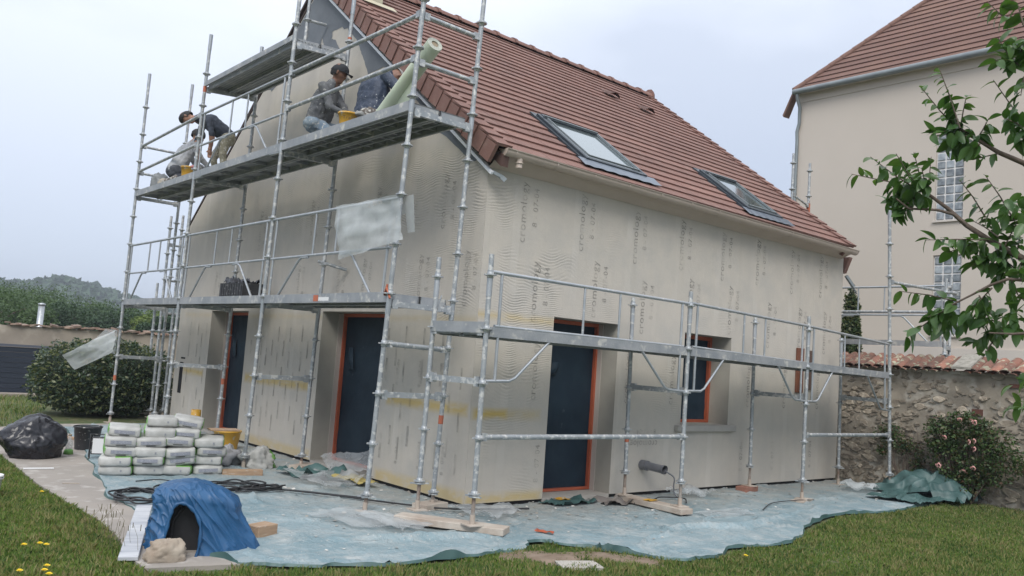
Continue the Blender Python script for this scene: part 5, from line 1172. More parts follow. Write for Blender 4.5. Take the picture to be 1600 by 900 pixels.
while z < 1.8:
    h = srnd.uniform(.05, .13); y = .25
    while y > -3.7 and cnt < 290:
        w_ = srnd.uniform(.08, .27); dens = 1.0 if (z < .9 and y > -1.6) else (.72 if z < 1.25 else .42)
        if srnd.random() < dens:
            if srnd.random() < .07 and z > .9: inst('brick', BRK, sw, (-.005, y-w_/2+4, z+h/2), (srnd.uniform(-.05, .05), 0, 0), (1, min(w_, .14), h*.75))
            else:
                xx = .03*nz(0, 0, 0); inst('stone', SMs[srnd.randrange(7)], sw, (srnd.uniform(-.004, .012), y-w_/2+4, z+h/2+srnd.uniform(-.03, .03)), (srnd.uniform(-.3, .3), 0, 0), (srnd.uniform(.5, 1.3), w_*srnd.uniform(.8, 1.1), h*srnd.uniform(.8, 1.2)))
            cnt += 1
        y -= w_+.012
    z += h+.01
fr_ = MB()
for k in range(1500):
    y = .25-srnd.random()*8.0; z_ = .02+1.75*srnd.random()**1.2; a = srnd.uniform(-.4, .4); w2 = srnd.uniform(.015, .06); h2 = srnd.uniform(.008, .026); x_ = XW+.03*nz((.35-y)/8.4*24, z_/1.95*5, 1)+.02*nz((.35-y)/8.4*70, z_/1.95*14, 4)
    pts = [(x_-.012-srnd.uniform(0, .012), y+w2*c*srnd.uniform(.6, 1.2), z_+h2*s_*srnd.uniform(.6, 1.2)+w2*c*a) for c, s_ in ((-1, -.3), (-.4, -1), (.6, -.8), (1, .2), (.3, 1), (-.6, .8))]
    fr_.add(pts+[(x_+.01, p[1]*1+0, p[2]) for p in pts], [tuple(range(6))[::-1]]+[(i, (i+1) % 6, 6+(i+1) % 6, 6+i) for i in range(6)])
o = fr_.build('stone_fragments', m_stone, sw, kind='stuff'); swo(o)
# coping tiles
ct = MB(); n = 8
def tz(u, v):
    a = math.pi*u; r = .085-.012*v; return (-.16+.46*v, r*math.cos(a), .052*math.sin(a)+.20*v-.0)
ct.grid(tz, n, 3, smooth=True); ct.grid(lambda u, v: (-.16+.46*v, .078*math.cos(math.pi*u), .042*math.sin(math.pi*u)+.2*v), n, 1, smooth=True)
CT = ct.mesh('coping_tile', m_clay)
for i in range(34):
    y = .2-i*.155; 
    if abs(y+1.82) < .14: continue
    inst('coping_tile', CT, sw, (srnd.uniform(-.02, .02), y+4, 1.885+srnd.uniform(-.008, .008)), (0, 0, srnd.uniform(-.05, .05)))
    inst('coping_tile', CT, sw, (srnd.uniform(-.02, .02), y+4+.077, 1.865), (0, 0, srnd.uniform(-.05, .05)), (1, .8, .55))
m = MB(); m.prism([(-.17, -1.97+4, 1.92), (-.17, -1.70+4, 1.92), (.3, -1.70+4, 2.13), (.3, -1.97+4, 2.13)], (0, 0, .035)); fixn(m.build('coping_patch', M('mossy_mortar_patch', (.34, .32, .28), (.22, .21, .18), 14, .95, bump=.8), sw))
m = MB(); m.box(-.05, .42, -4.05, 4.3, 1.845, 1.90); m.build('coping_bed', m_wallm, sw)

# ------------------------------------------------------------ neighbour building
nbx = 13; nbs = 1.1
nb = empty('neighbour_house', (nbx, -3, 0), 'tall beige rendered house with brown tiled hip roof behind the stone wall', 'house')
m = MB(); m.box(nbx+.1, nbx+8, -8.99, 4.21, -.05, 8.57)
for (ya, yb, za, zb) in ((-9, .27, -.05, 8.64), (.85, 4.22, -.05, 8.64), (.27, .85, -.05, 2.74), (.27, .85, 4.46, 5.20), (.27, .85, 7.11, 8.64)): m.box(nbx, nbx+.099, ya, yb, za, zb)
nw = m.build('wall', m_nb, nb); nw.location = (-nbx, 3, 0)
m = MB(); m.box(nbx-.05, nbx-.002, -9, 4.25, -.05, 2.48); o = m.build('plinth', m_nbp, nb); o.location = (-nbx, 3, 0)
m = MB(); m.box(nbx-.02, nbx-.002, -9, 4.22, 8.44, 8.64); o = m.build('eaves_band', m_nb, nb); o.location = (-nbx, 3, 0)
ga = .235; ex0, ey1, ez = nbx-.17, 4.26, 8.70
ndv = Vector((1, 0, nbs)).normalized(); nn_ = Vector((-nbs, 0, 1)).normalized()
for c in range(26):
    d0 = c*ga; p0 = Vector((ex0, 0, ez))+ndv*d0; p1 = p0+ndv*(ga+.01); y0 = ey1-ndv.x*d0; y1 = ey1-ndv.x*(d0+ga)
    m = MB(); t = nn_*.03
    m.add([(p0.x+t.x, y0, p0.z+t.z), (p0.x+t.x, -9.4, p0.z+t.z), (p1.x, -9.4, p1.z), (p1.x, y1, p1.z), (p0.x, y0, p0.z), (p0.x, -9.4, p0.z)], [(0, 1, 2, 3), (4, 5, 1, 0)])
    # the hip side
    m.add([(p0.x, y0+.0, p0.z+.02), (p1.x, y1, p1.z), (nbx+9, y1, p1.z), (nbx+9, y0, p0.z+.02)], [(0, 1, 2, 3)])
    o = m.build('tile_course', m_tile2, nb); o.location = (-nbx, 3, 0)
for c in range(24):
    p = Vector((ex0, ey1, ez))+Vector((1, -1, nbs))*(c*.2); q2 = p+Vector((1, -1, nbs))*.21; m = MB(); m.tube([p+Vector((0, 0, .03)), q2+Vector((0, 0, .03))], [.075, .065], 8); o = m.build('hip_tile', m_tile2, nb); o.location = (-nbx, 3, 0)
m = MB(); m.box(ex0+.01, nbx-.001, -9.3, 4.23, 8.642, 8.66); o = m.build('soffit', m_nbp, nb); o.location = (-nbx, 3, 0)
m = MB(); m.tube([(ex0-.05, y, ez-.03) for y in (4.24, -9.4)], .07, 10); o = m.build('gutter', m_zinc, nb); o.location = (-nbx, 3, 0)
m = MB(); m.tube([(ex0-.04, 4.14, 8.68), (ex0-.02, 4.14, 8.5), (nbx-.06, 4.14, 8.3), (nbx-.06, 4.14, 7.9), (nbx-.05, 4.20, 7.7), (nbx-.04, 4.19, 7.5), (nbx-.04, 4.19, 0)], .042, 10); o = m.build('downpipe', m_zinc, nb); o.location = (-nbx, 3, 0)
m = MB(); m.prism([(nbx-.12, 4.30, 8.66), (nbx+.1, 4.30, 8.66), (nbx+.14, 4.55, 8.14), (nbx-.12, 4.55, 8.12)], (.0, .03, .05)); o = m.build('lower_verge_tiles', m_tile2, nb); o.location = (-nbx, 3, 0)
m = MB(); m.tube([(nbx+.05, 1.95, 8.9+.45), (nbx-.02, 1.95, 8.9+.5)], .04, 8); 
GB = MB(); GB.box(-.022, .02, -.079, .079, -.079, .079); GBM = None
gbm = GB.mesh('glass_block', m_gb); bm = bmesh.new(); bm.from_mesh(gbm); bmesh.ops.bevel(bm, geom=bm.edges[:], offset=.012, segments=1, affect='EDGES'); bm.to_mesh(gbm); bm.free()
for (z0, nrow, lab) in ((5.22, 10, 'tall upper glass block window'), (2.76, 9, 'lower glass block window')):
    m = MB(); m.box(-.012, .02, -.285, .285, -.02, nrow*.185+.02); wn = m.build('window', m_mort, nb); wn.location = (.055, .56+3, z0); ws = MB(); ws.box(-.10, -.045, -.32, .32, -.05, -.018); ws.build('window_sill', m_nbp, wn); wn['label'] = lab
    for r in range(nrow):
        for k in range(3): inst('glass_block', gbm, wn, (-.008, -.185+k*.185, .0925+r*.185))

# ------------------------------------------------------------ left background
bw = empty('boundary_wall', (1, 15.3, 0), 'rough rendered boundary wall with broken tile top behind the clipped bush', 'wall')
m = MB(); m.grid(lambda u, v: (-12+22*u, 15.3+.02*nz(u*60, v*6, 3), -.05+(1.62+.03*nz(u*90, 0, 8))*v), 150, 12); m.grid(lambda u, v: (-12+22*u, 15.3+.4*v, 1.57+.03*nz(u*90, 0, 8)), 150, 1)
o = m.build('wall_body', m_bgwall, bw); o.location = (-1, -15.3, 0)
tb_ = MB(); tb_.box(-.09, .09, -.05, .25, 0, .035); TB = tb_.mesh('top_tile', M('dull_broken_tile', (.22, .13, .10), (.30, .24, .19), 9, .95, rnd=.35, geo=True))
for i in range(46):
    x = -2.6+i*.125+srnd.uniform(-.03, .03)
    inst('top_tile', TB, bw, (x, -.02+srnd.uniform(-.03, .03), 1.585+srnd.uniform(-.015, .03)), (srnd.uniform(-.15, .1), srnd.uniform(-.2, .2), srnd.uniform(-.3, .3)), (srnd.uniform(.5, 1.1), 1, srnd.uniform(.7, 1.5)))
gt_ = empty('slatted_gate', (-1.5, 15.1, 0), 'dark navy slatted gate panel at the left edge before the boundary wall', 'gate')
for k in range(9):
    m = MB(); m.box(-8, .95, -.02, .02, .02, .132); o = m.build('slat', m_navy, gt_); o.location = (0, .006*(k % 2), k*.118)
m = MB(); m.box(-8.05, 1.0, -.04, .05, 1.085, 1.14); m.build('top_rail', M('grey_top_rail', (.10, .11, .14), rough=.5), gt_)
m = MB(); m.box(.955, 1.02, -.04, .04, 0, 1.08); m.build('post', m_navy, gt_)
m = MB(); m.box(-9, .3, 14.6, 15.0, -.05, .05); tag(m.build('concrete_kerb', M('gravel_kerb', (.27, .23, .19), (.33, .29, .25), 8, .95)), 'pale concrete kerb at the foot of the navy gate', 'kerb')
_f = at(62, 505, 24.5); fl_ = empty('flue_pipe', (_f.x, _f.y, 0), 'shiny steel flue pipe above the boundary wall at the left', 'flue'); m = MB(); m.lathe([(.075, 0), (.075, 2.12)], n=14); m.build('pipe', m_galvc, fl_); m = MB(); m.lathe([(.09, 2.12), (.09, 2.16), (.02, 2.18)], n=14); m.build('cowl', m_galvc, fl_)
ph_ = empty('pale_hut', (-2.95, 21.5, 0), 'small pale hut roof just visible at the left edge', 'hut'); m = MB(); m.box(-1.6, .65, -1, 1, 0, 1.95); m.build('wall', m_cream, ph_); m = MB(); m.prism([(-1.7, -1.1, 1.95), (.75, -1.1, 1.95), (-.3, -1.1, 2.25)], (0, 2.2, 0)); m.build('roof', m_concl, ph_)
rbk = MB(); rbk.box(-.25, .25, -.12, .12, 0, .22)
for k, (x, y, z, s) in enumerate(((.35, 10.6, 0, 1), (.55, 10.6, .23, .9), (.45, 11.5, 0, 1.2))):
    o = rbk.build('concrete_block', m_concl); o.location = (x, y, z); o.scale = (s, 1, 1); tag(o, ('pale concrete block on the ground behind the bare scaffold poles', 'pale concrete block resting on another behind the bare scaffold poles', 'larger concrete block furthest behind the bare scaffold poles')[k], 'block')

# hill
hm = MB()
def hillz(t):
    pts = [(-.2, 440), (0, 444), (.12, 447), (.22, 446), (.30, 440), (.36, 438), (.45, 446), (.6, 458), (.75, 468), (.9, 478), (1.0, 484), (1.15, 490), (1.4, 500), (3, 520)]
    for (a, b_), (c, d) in zip(pts[:-1], pts[1:]):
        if a <= t <= c: return b_+(d-b_)*(t-a)/(c-a)
    return 520
def hp(u, v):
    t = -.2+2.2*u; px = t*270; py = hillz(t); D_ = 420; c = at(px, py, D_); zt = c.z+1.5*nz(u*60, 0, 1)
    base = Vector((c.x, c.y, 0)); dr = Vector((c.x-CP.x, c.y-CP.y, 0)).normalized(); s = math.sin(v*math.pi/2) if v < 1 else 1
    p = base+dr*(-170*(1-v)); return (p.x, p.y, -1+zt*s+1.2*nz(p.x*.05, p.y*.05, 2)*s+1.0*nz(p.x*.2, p.y*.2, 2)*s)
hm.grid(hp, 160, 40); m_hill = M('wooded_hillside', (.022, .05, .026), (.04, .078, .036), .05, .95, bump=1, bscale=.5, geo=True)
tag(hm.build('hill', m_hill), kind='structure')
n = 9000; P = np.array([hp(rng.random(), min(1, .25+.75*rng.random()**.6)) for _ in range(n)]); P[:, 2] += .4+1.2*rng.random(n)
m_hl = leafmat('hill_foliage', (.022, .05, .024), (.045, .09, .034), 0, .8, 'far', .05)
o = bpy.data.objects.new('hill_wood', leafcards('hill_wood', P, 1.7, m_hl, .6, .8)); link(o); tag(o, 'dense woodland covering the distant hill', 'woodland', kind='stuff')
# trees beyond wall
m_t = [leafmat('mid_green_foliage', (.04, .078, .026), (.075, .125, .036), 0, .7, 'far', .2), leafmat('dark_green_foliage', (.022, .05, .022), (.04, .08, .03), 0, .7, 'far', .15), leafmat('yellow_green_foliage', (.09, .14, .03), (.15, .20, .045), 0, .7, 'far', .2)]
def bgtree(x, y, h, r, mi, label, seed):
    e = empty('broadleaf_tree', (x, y, 0), label, 'tree', 'trees beyond the boundary wall'); rr = np.random.default_rng(seed)
    m = MB(); m.tube([(0, 0, 0), (.1, 0, h*.4), (.0, .1, h*.8)], [.14, .1, .04], 7)
    for k in range(5): a = k*1.26; m.tube([(0, 0, h*(.3+.08*k)), (math.cos(a)*r*.4, math.sin(a)*r*.4, h*(.5+.07*k)), (math.cos(a)*r*.75, math.sin(a)*r*.75, h*(.62+.06*k))], [.06, .04, .015], 5)
    m.build('trunk', m_bark, e)
    nb2 = 30; C = rr.normal(size=(nb2, 3)); C /= np.linalg.norm(C, axis=1)[:, None]; C *= (rr.random(nb2)**.4)[:, None]*np.array([r, r, h*.42]); C[:, 2] += h*.56
    rad_ = r*(.22+.22*rr.random(nb2)); per = 620; P = []
    for c, q_ in zip(C, rad_):
        d = rr.normal(size=(per, 3)); d /= np.linalg.norm(d, axis=1)[:, None]; P.append(c+d*q_*(.75+.35*rr.random(per))[:, None])
    P = np.concatenate(P); P = P[P[:, 2] > .3]
    inst('crown', leafcards('crown', P, .05+.004*h, m_t[mi], .5, .6), e)
specs = [(-70, 452, 46, 3.2, 0), (5, 466, 42, 2.4, 0), (48, 470, 46, 2.2, 0), (92, 484, 44, 1.7, 1), (72, 466, 60, 3.0, 0), (128, 484, 48, 2.0, 1), (176, 490, 44, 1.6, 1), (152, 484, 58, 2.2, 0), (206, 488, 48, 1.8, 0), (232, 494, 44, 1.3, 2), (258, 499, 42, 1.2, 1), (288, 496, 46, 1.4, 1), (330, 488, 48, 2.0, 1), (28, 462, 66, 3.4, 0)]
tn = ['mid green', 'dark green', 'yellow green']; tpos = ['leftmost of the treeline beyond the wall', 'behind the steel flue', 'large and tall on the left of the treeline', 'low, right of the steel flue', 'broad, above the steel flue', 'rounded, between the flue and the leftmost scaffold pole', 'low, just left of the leftmost scaffold pole', 'set further back left of the leftmost pole', 'just right of the leftmost scaffold pole', 'small bright one between the first poles', 'small, left of the bare pole cluster', 'behind the bare pole cluster', 'hidden mostly by the house corner', 'far back at the left edge']
for i, (px, py, D_, r, mi) in enumerate(specs):
    p = at(px, py, D_); bgtree(p.x, p.y, p.z, r, mi, f'{tn[mi]} broadleaf tree, {tpos[i]}', 40+i)
# clipped bush
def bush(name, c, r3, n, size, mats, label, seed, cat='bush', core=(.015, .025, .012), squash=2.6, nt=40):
    e = empty(name, c, label, cat); rr = np.random.default_rng(seed)
    d = rr.normal(size=(n, 3)); pn = (np.abs(d)**squash).sum(axis=1)**(1/squash); d = d/pn[:, None]; d[:, 2] = np.where(d[:, 2] < -.95, -.95, d[:, 2])
    k = np.array([1+.20*noise.noise(Vector(v)*2.4+Vector((seed, 0, 0)))+.15*noise.noise(Vector(v)*6) for v in d]); P = d*(k*(.84+.18*rr.random(n)))[:, None]*np.array(r3); P[:, 2] += r3[2]*.96; P = P[P[:, 2] > .02]
    inst('foliage', leafcards('foliage', P, size, mats, .7, .5), e)
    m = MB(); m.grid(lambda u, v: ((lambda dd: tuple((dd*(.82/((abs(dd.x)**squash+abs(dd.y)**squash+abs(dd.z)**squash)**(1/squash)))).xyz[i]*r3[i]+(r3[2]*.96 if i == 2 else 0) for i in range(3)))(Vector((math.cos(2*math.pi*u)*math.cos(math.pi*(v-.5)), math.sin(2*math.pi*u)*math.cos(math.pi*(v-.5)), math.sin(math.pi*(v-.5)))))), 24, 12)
    m.build('shade_core', M(name+'_core', core, rough=1), e)  # dark solid core, its colour painted as the shade inside the foliage
    m = MB()
    for k in range(nt//4):
        a = k*2.4; m.tube([(.1*math.cos(a), .1*math.sin(a), 0), (r3[0]*.6*math.cos(a), r3[1]*.6*math.sin(a), r3[2]*(.8+.1*(k % 5)))], [.02, .008], 5)
    m.build('stems', m_bark, e); return e
m_h1 = leafmat('bush_leaf_dark', (.022, .045, .026), (.05, .085, .04), 0, .4, 'geo', .1); m_h2 = leafmat('bush_leaf_olive', (.10, .12, .045), (.17, .18, .08), 0, .45, 'geo', .2)
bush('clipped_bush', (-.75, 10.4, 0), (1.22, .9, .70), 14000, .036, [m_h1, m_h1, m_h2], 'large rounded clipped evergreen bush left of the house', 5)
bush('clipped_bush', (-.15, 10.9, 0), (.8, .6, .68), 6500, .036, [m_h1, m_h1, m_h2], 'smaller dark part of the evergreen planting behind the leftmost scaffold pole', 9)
# cypress behind
m_cy = leafmat('cypress_leaf', (.02, .045, .02), (.06, .10, .03), 0, .6, 'geo', .1)
bush('cypress', (9.9, 1.02, 0), (.17, .2, 1.72), 9000, .04, [m_cy, m_cy, m_h2], 'narrow dark conifer rising between the house and the neighbouring wall', 21, 'tree', squash=2.0)
# rose bush + flowers
m_rl = leafmat('rose_leaf', (.03, .065, .02), (.07, .12, .03), 0, .5, 'geo', .15); m_rl2 = leafmat('rose_leaf_red', (.10, .05, .03), (.08, .09, .03), 0, .5, 'geo', .15)
rbz = empty('rose_bush', (7.55, -1.98, 0), 'rose bush with pale pink flowers against the stone wall at the right', 'rose bush')
rr = np.random.default_rng(77); P = []
for (y, z, ry, rz, n) in ((0, .75, .52, .55, 5200), (.32, .95, .26, .28, 1500), (-.45, .7, .3, .4, 1800), (.0, 1.12, .35, .2, 1300), (.05, .3, .35, .3, 1600), (-.9, .62, .3, .16, 700)):
    d = rr.normal(size=(n, 3)); d /= np.linalg.norm(d, axis=1)[:, None]; d *= (.55+.5*rr.random(n))[:, None]; q_ = d*np.array([.22, ry, rz])+np.array([0, y, z]); P.append(q_)
P = np.concatenate(P); keep = np.array([noise.noise(Vector(p)*6) > -.28 for p in P]); P = P[keep]; P = P[P[:, 2] > .03]; P[:, 0] = np.minimum(P[:, 0], .27)
inst('foliage', leafcards('foliage', P, .024, [m_rl, m_rl, m_rl, m_rl2], .5, .6), rbz)
m = MB()
for k in range(26):
    y = rr.uniform(-.5, .5); z = rr.uniform(.6, 1.3); m.tube([(0, y*.2, 0), (-.05, y*.6, z*.5), (rr.uniform(-.15, .1), y, z)], [.012, .008, .003], 5)
m.build('stems', m_bark, rbz)
FW = MB()
for k in range(9):
    a = k*2.4; r_ = .014+.0032*k; FW.grid(lambda u, v: (-.004*k+.012*v-.01, r_*math.cos(a)+(.028*(u-.5))*-math.sin(a)*1.3+.018*v*math.cos(a), r_*math.sin(a)+(.028*(u-.5))*math.cos(a)*1.3+.018*v*math.sin(a)), 2, 2)
FWM = FW.mesh('rose_flower', m_rose)
for (px, py) in ((1519, 656), (1523, 660), (1477, 683), (1515, 691), (1523, 689), (1523, 702), (1467, 727), (1521, 731), (1506, 735), (1500, 655)):
    d = ray(px, py); t = (7.32-CP.x)/d.x; p = CP+d*t; inst('rose_flower', FWM, rbz, (p.x-7.55, p.y+1.98, p.z), (rr.uniform(-.4, .4), rr.uniform(-.9, .3), rr.uniform(-.5, .5)), (.72, .72, .72))
# climbing shrub by the pole
sb = empty('wall_shrub', (7.7, -.95, 0), 'thin dark shrub climbing the stone wall behind the far scaffold pole', 'shrub'); P = []
for (y, z, ry, rz, n) in ((.15, .85, .28, .2, 900), (-.1, .7, .3, .14, 600), (-.3, .45, .14, .3, 450), (.25, .6, .1, .1, 250)):
    d = rr.normal(size=(n, 3)); d /= np.linalg.norm(d, axis=1)[:, None]; d *= rr.random(n)[:, None]; P.append(d*np.array([.08, ry, rz])+np.array([0, y, z]))
P = np.concatenate(P); inst('foliage', leafcards('foliage', P, .022, [m_rl, m_cy, m_rl2], .5, .6), sb); m = MB()
for k in range(12): y = rr.uniform(-.35, .35); m.tube([(.05, -.1, 0), (.02, y*.5, .4), (0, y, rr.uniform(.5, 1.0))], [.01, .006, .003], 5)
m.build('stems', m_bark, sb)
m = MB(); m.tube([(.0, 0, 0), (-.03, -.15, .35), (0, -.3, .8), (.02, -.25, 1.05)], [.008, .006, .005, .003], 5); m.build('bare_stem', m_bark, sb)

# ------------------------------------------------------------ fruit tree (foreground right)
ft = empty('fruit_tree', (-.35, -6.55, 0), 'fruit tree with leafy branches reaching in from the right edge', 'fruit tree'); fo_ = Vector((-.35, -6.55, 0))
m_l = [leafmat('fruit_leaf', (.042, .10, .028), (.085, .16, .042), .22, .38, 'geo', .28), leafmat('fruit_leaf_young', (.06, .12, .035), (.10, .16, .05), .15, .4, 'geo', .35)]
def leafm(l, w_, curl, mat):
    m = MB(); nu = 6
    def fn(u, v):
        t = u; ww = w_*math.sin(math.pi*min(1, t*.93+.05))**.75*(1-.25*t); s = (v-.5)*2
        return (l*t, s*ww, -curl*t*t*l+.22*abs(s)*ww)
    m.grid(fn, nu, 4); me = m.mesh('leaf', mat); return me
LM = [leafm(.072, .021, .25, m_l[0]), leafm(.062, .020, .5, m_l[0]), leafm(.078, .024, .1, m_l[0]), leafm(.055, .017, .6, m_l[0])]; LY = [leafm(.054, .015, .55, m_l[1]), leafm(.064, .018, .35, m_l[1])]
trk = MB(); trk.tube([(0, 0, 0), (.03, .02, .6), (-.02, 0, 1.2), (0, .02, 1.7), (.05, 0, 2.6)], [.09, .075, .065, .055, .03], 12); tr = trk.build('trunk', m_bark, ft)
DT = 4.6
def br_(pl, r0_, r1_, root=None):
    """pixel path with distance"""
    P = [at(px, py, d)-fo_ for px, py, d in pl]
    if root is not None: P = [Vector(root)]+P
    n = len(P); m = MB(); m.tube(P, [r0_+(r1_-r0_)*i/(n-1) for i in range(n)], 8); m.build('limb', m_bark, ft); return P
br_([(1720, 470, 4.75), (1640, 425, 4.65), (1600, 405, 4.6), (1550, 378, 4.58), (1510, 352, 4.58), (1480, 325, 4.6), (1450, 303, 4.6), (1435, 285, 4.62)], .022, .005, (0, 0, 1.45))
br_([(1510, 352, 4.58), (1490, 335, 4.55), (1465, 328, 4.52), (1420, 326, 4.5), (1400, 310, 4.5)], .009, .004)
br_([(1700, 330, 4.8), (1640, 285, 4.7), (1600, 255, 4.65), (1560, 238, 4.62), (1540, 226, 4.6), (1505, 205, 4.6), (1490, 190, 4.6)], .018, .005, (0, 0, 1.7))
br_([(1700, 480, 4.6), (1640, 445, 4.55), (1600, 438, 4.5), (1575, 436, 4.5), (1548, 445, 4.5), (1520, 460, 4.5), (1480, 480, 4.5)], .012, .004, (0, 0, 1.3))
br_([(1700, 540, 4.5), (1620, 520, 4.45), (1580, 522, 4.45), (1545, 520, 4.45)], .012, .004, (0, 0, 1.2))
br_([(1690, 160, 4.9), (1640, 130, 4.8), (1600, 110, 4.7), (1585, 85, 4.7)], .014, .005, (.02, 0, 2.1))
br_([(1660, 50, 4.8), (1610, 40, 4.7), (1580, 25, 4.7)], .012, .004, (.04, 0, 2.4))
br_([(1700, 260, 4.8), (1640, 225, 4.7), (1605, 205, 4.7)], .012, .004, (0, 0, 1.9))
TW = [  # x0,y0 -> x1,y1, leaves, young
 (1445, 300, 1330, 272, 11, 1), (1440, 300, 1360, 245, 9, 1), (1435, 305, 1385, 315, 9, 0), (1430, 310, 1400, 300, 9, 0), (1425, 322, 1400, 330, 7, 0), (1440, 296, 1400, 240, 7, 1), (1445, 292, 1428, 238, 7, 1), (1450, 295, 1455, 245, 6, 1), (1440, 288, 1415, 270, 8, 0),
 (1448, 298, 1440, 262, 7, 0), (1420, 318, 1395, 290, 6, 0), (1500, 205, 1438, 135, 10, 1), (1500, 200, 1468, 108, 11, 1), (1495, 200, 1455, 210, 8, 0), (1500, 205, 1510, 150, 8, 1), (1510, 212, 1480, 225, 8, 0), (1525, 220, 1545, 185, 8, 0), (1530, 225, 1525, 240, 6, 0), (1560, 240, 1520, 250, 5, 0), (1500, 200, 1480, 180, 8, 0),
 (1540, 340, 1500, 282, 7, 1), (1585, 345, 1540, 275, 8, 1), (1560, 370, 1520, 345, 8, 0), (1570, 385, 1590, 345, 8, 0), (1590, 390, 1600, 330, 8, 0), (1545, 375, 1445, 375, 11, 0), (1540, 380, 1480, 395, 9, 0), (1560, 390, 1520, 415, 8, 0), (1575, 400, 1560, 440, 8, 0), (1600, 405, 1590, 430, 7, 0),
 (1500, 472, 1405, 455, 8, 1), (1495, 475, 1450, 495, 10, 0), (1480, 482, 1415, 528, 9, 0), (1490, 480, 1470, 520, 8, 0), (1530, 462, 1545, 500, 8, 0), (1550, 450, 1520, 480, 8, 0), (1545, 520, 1520, 535, 7, 0), (1570, 522, 1540, 490, 8, 0), (1590, 520, 1585, 480, 8, 0), (1560, 522, 1535, 560, 4, 0), (1600, 435, 1560, 400, 7, 0), (1580, 437, 1600, 470, 6, 0),
 (1595, 105, 1560, 60, 9, 0), (1590, 95, 1610, 50, 8, 0), (1590, 100, 1555, 95, 7, 0), (1585, 30, 1545, 5, 7, 1), (1600, 40, 1590, 5, 6, 0), (1605, 205, 1570, 185, 8, 0), (1605, 205, 1590, 225, 7, 0), (1610, 200, 1552, 125, 7, 1), (1600, 120, 1595, 150, 5, 0)]
lr = random.Random(5); nleaf = 0; TW = [(a, b, c, d, int(n*1.45), y) for (a, b, c, d, n, y) in TW]
for (x0, y0, x1, y1, nl, yg) in TW:
    d0 = 4.55+lr.uniform(-.08, .08); d1 = d0+lr.uniform(-.14, .14); a = at(x0, y0, d0)-fo_; b_ = at(x1, y1, d1)-fo_; mid_ = a.lerp(b_, .5)+Vector((0, 0, lr.uniform(-.02, .015)))
    m = MB(); m.tube([a, mid_, b_], [.004, .003, .0016], 5); m.build('twig', m_bark, ft)
    for k in range(nl):
        t = (k+.6)/nl; p = (a.lerp(mid_, t*2) if t < .5 else mid_.lerp(b_, t*2-1)); ax_ = (b_-a).normalized()
        side = ax_.cross(Vector((lr.uniform(-1, 1), lr.uniform(-1, 1), lr.uniform(-.4, 1)))).normalized()*(1 if k % 2 else -1)
        d = (ax_*.5+side*.9+Vector((0, 0, -.45 if t < .8 else .1))).normalized(); q_ = d.to_track_quat('X', 'Z')
        young = yg and t > .55; me = (LY if young else LM)[lr.randrange(2 if young else 4)]
        if nleaf < 290:
            o = bpy.data.objects.new('leaf', me); link(o, ft); o.location = p; o.rotation_mode = 'QUATERNION'; o.rotation_quaternion = q_ @ Matrix.Rotation(lr.uniform(-.9, .9), 4, 'X').to_quaternion(); s = lr.uniform(.8, 1.25); o.scale = (s, s, s); nleaf += 1
        else:
            if nleaf == 290: extra = []
            extra.append((p, q_ @ Matrix.Rotation(lr.uniform(-.9, .9), 4, 'X').to_quaternion(), lr.uniform(.8, 1.25), me)); nleaf += 1
if nleaf > 290:
    m = MB()
    for (p, q_, s, me) in extra:
        mm = Matrix.Translation(p) @ q_.to_matrix().to_4x4() @ Matrix.Scale(s, 4); m.add([mm @ v.co for v in me.vertices], [tuple(f.vertices) for f in me.polygons], 1 if me in LY else 0, True)
    # denser inner clusters
    for (cx_, cy_, rx, ry, n) in ((1425, 300, 28, 22, 34), (1500, 215, 32, 18, 30), (1545, 395, 48, 20, 44), (1485, 495, 40, 20, 36), (1565, 500, 34, 26, 36), (1590, 330, 25, 30, 20), (1590, 190, 16, 18, 14), (1590, 75, 16, 24, 18)):
        for k in range(int(n*1.0)):
            a = lr.uniform(0, 6.28); r_ = lr.random()**.5; p = at(cx_+rx*r_*math.cos(a), cy_+ry*r_*math.sin(a), 4.6+lr.uniform(-.12, .12))-fo_
            d = Vector((lr.uniform(-1, 1), lr.uniform(-1, 1), lr.uniform(-1.3, .2))).normalized(); mm = Matrix.Translation(p) @ d.to_track_quat('X', 'Z').to_matrix().to_4x4() @ Matrix.Rotation(lr.uniform(-1, 1), 4, 'X') @ Matrix.Scale(lr.uniform(.8, 1.2), 4)
            me = LM[lr.randrange(4)]; m.add([mm @ v.co for v in me.vertices], [tuple(f.vertices) for f in me.polygons], 0, True)
    m.build('inner_leaves', m_l, ft, kind='stuff')
# small sprig at right edge
sg = empty('sapling', (.35, -5.35, 0), 'slender sapling with bright green leaves at the right edge in front of the stone wall', 'sapling'); so2 = Vector((.35, -5.35, 0)); m = MB(); m.tube([(0, 0, 0), (.02, 0, .8), (-.02, 0, 1.4), (-.06, .05, 1.8)], [.012, .01, .006, .003], 6); m.build('stem', m_bark, sg)
for k in range(26):
    p = at(1570+lr.uniform(5, 50), 575+lr.uniform(0, 75), 6.05+lr.uniform(-.15, .15))-so2; d = Vector((lr.uniform(-1, 1), lr.uniform(-1, 1), lr.uniform(-1, .3))).normalized()
    o = bpy.data.objects.new('leaf', LY[k % 2]); link(o, sg); o.location = p; o.rotation_mode = 'QUATERNION'; o.rotation_quaternion = d.to_track_quat('X', 'Z'); o.scale = (1.5, 1.5, 1.5)

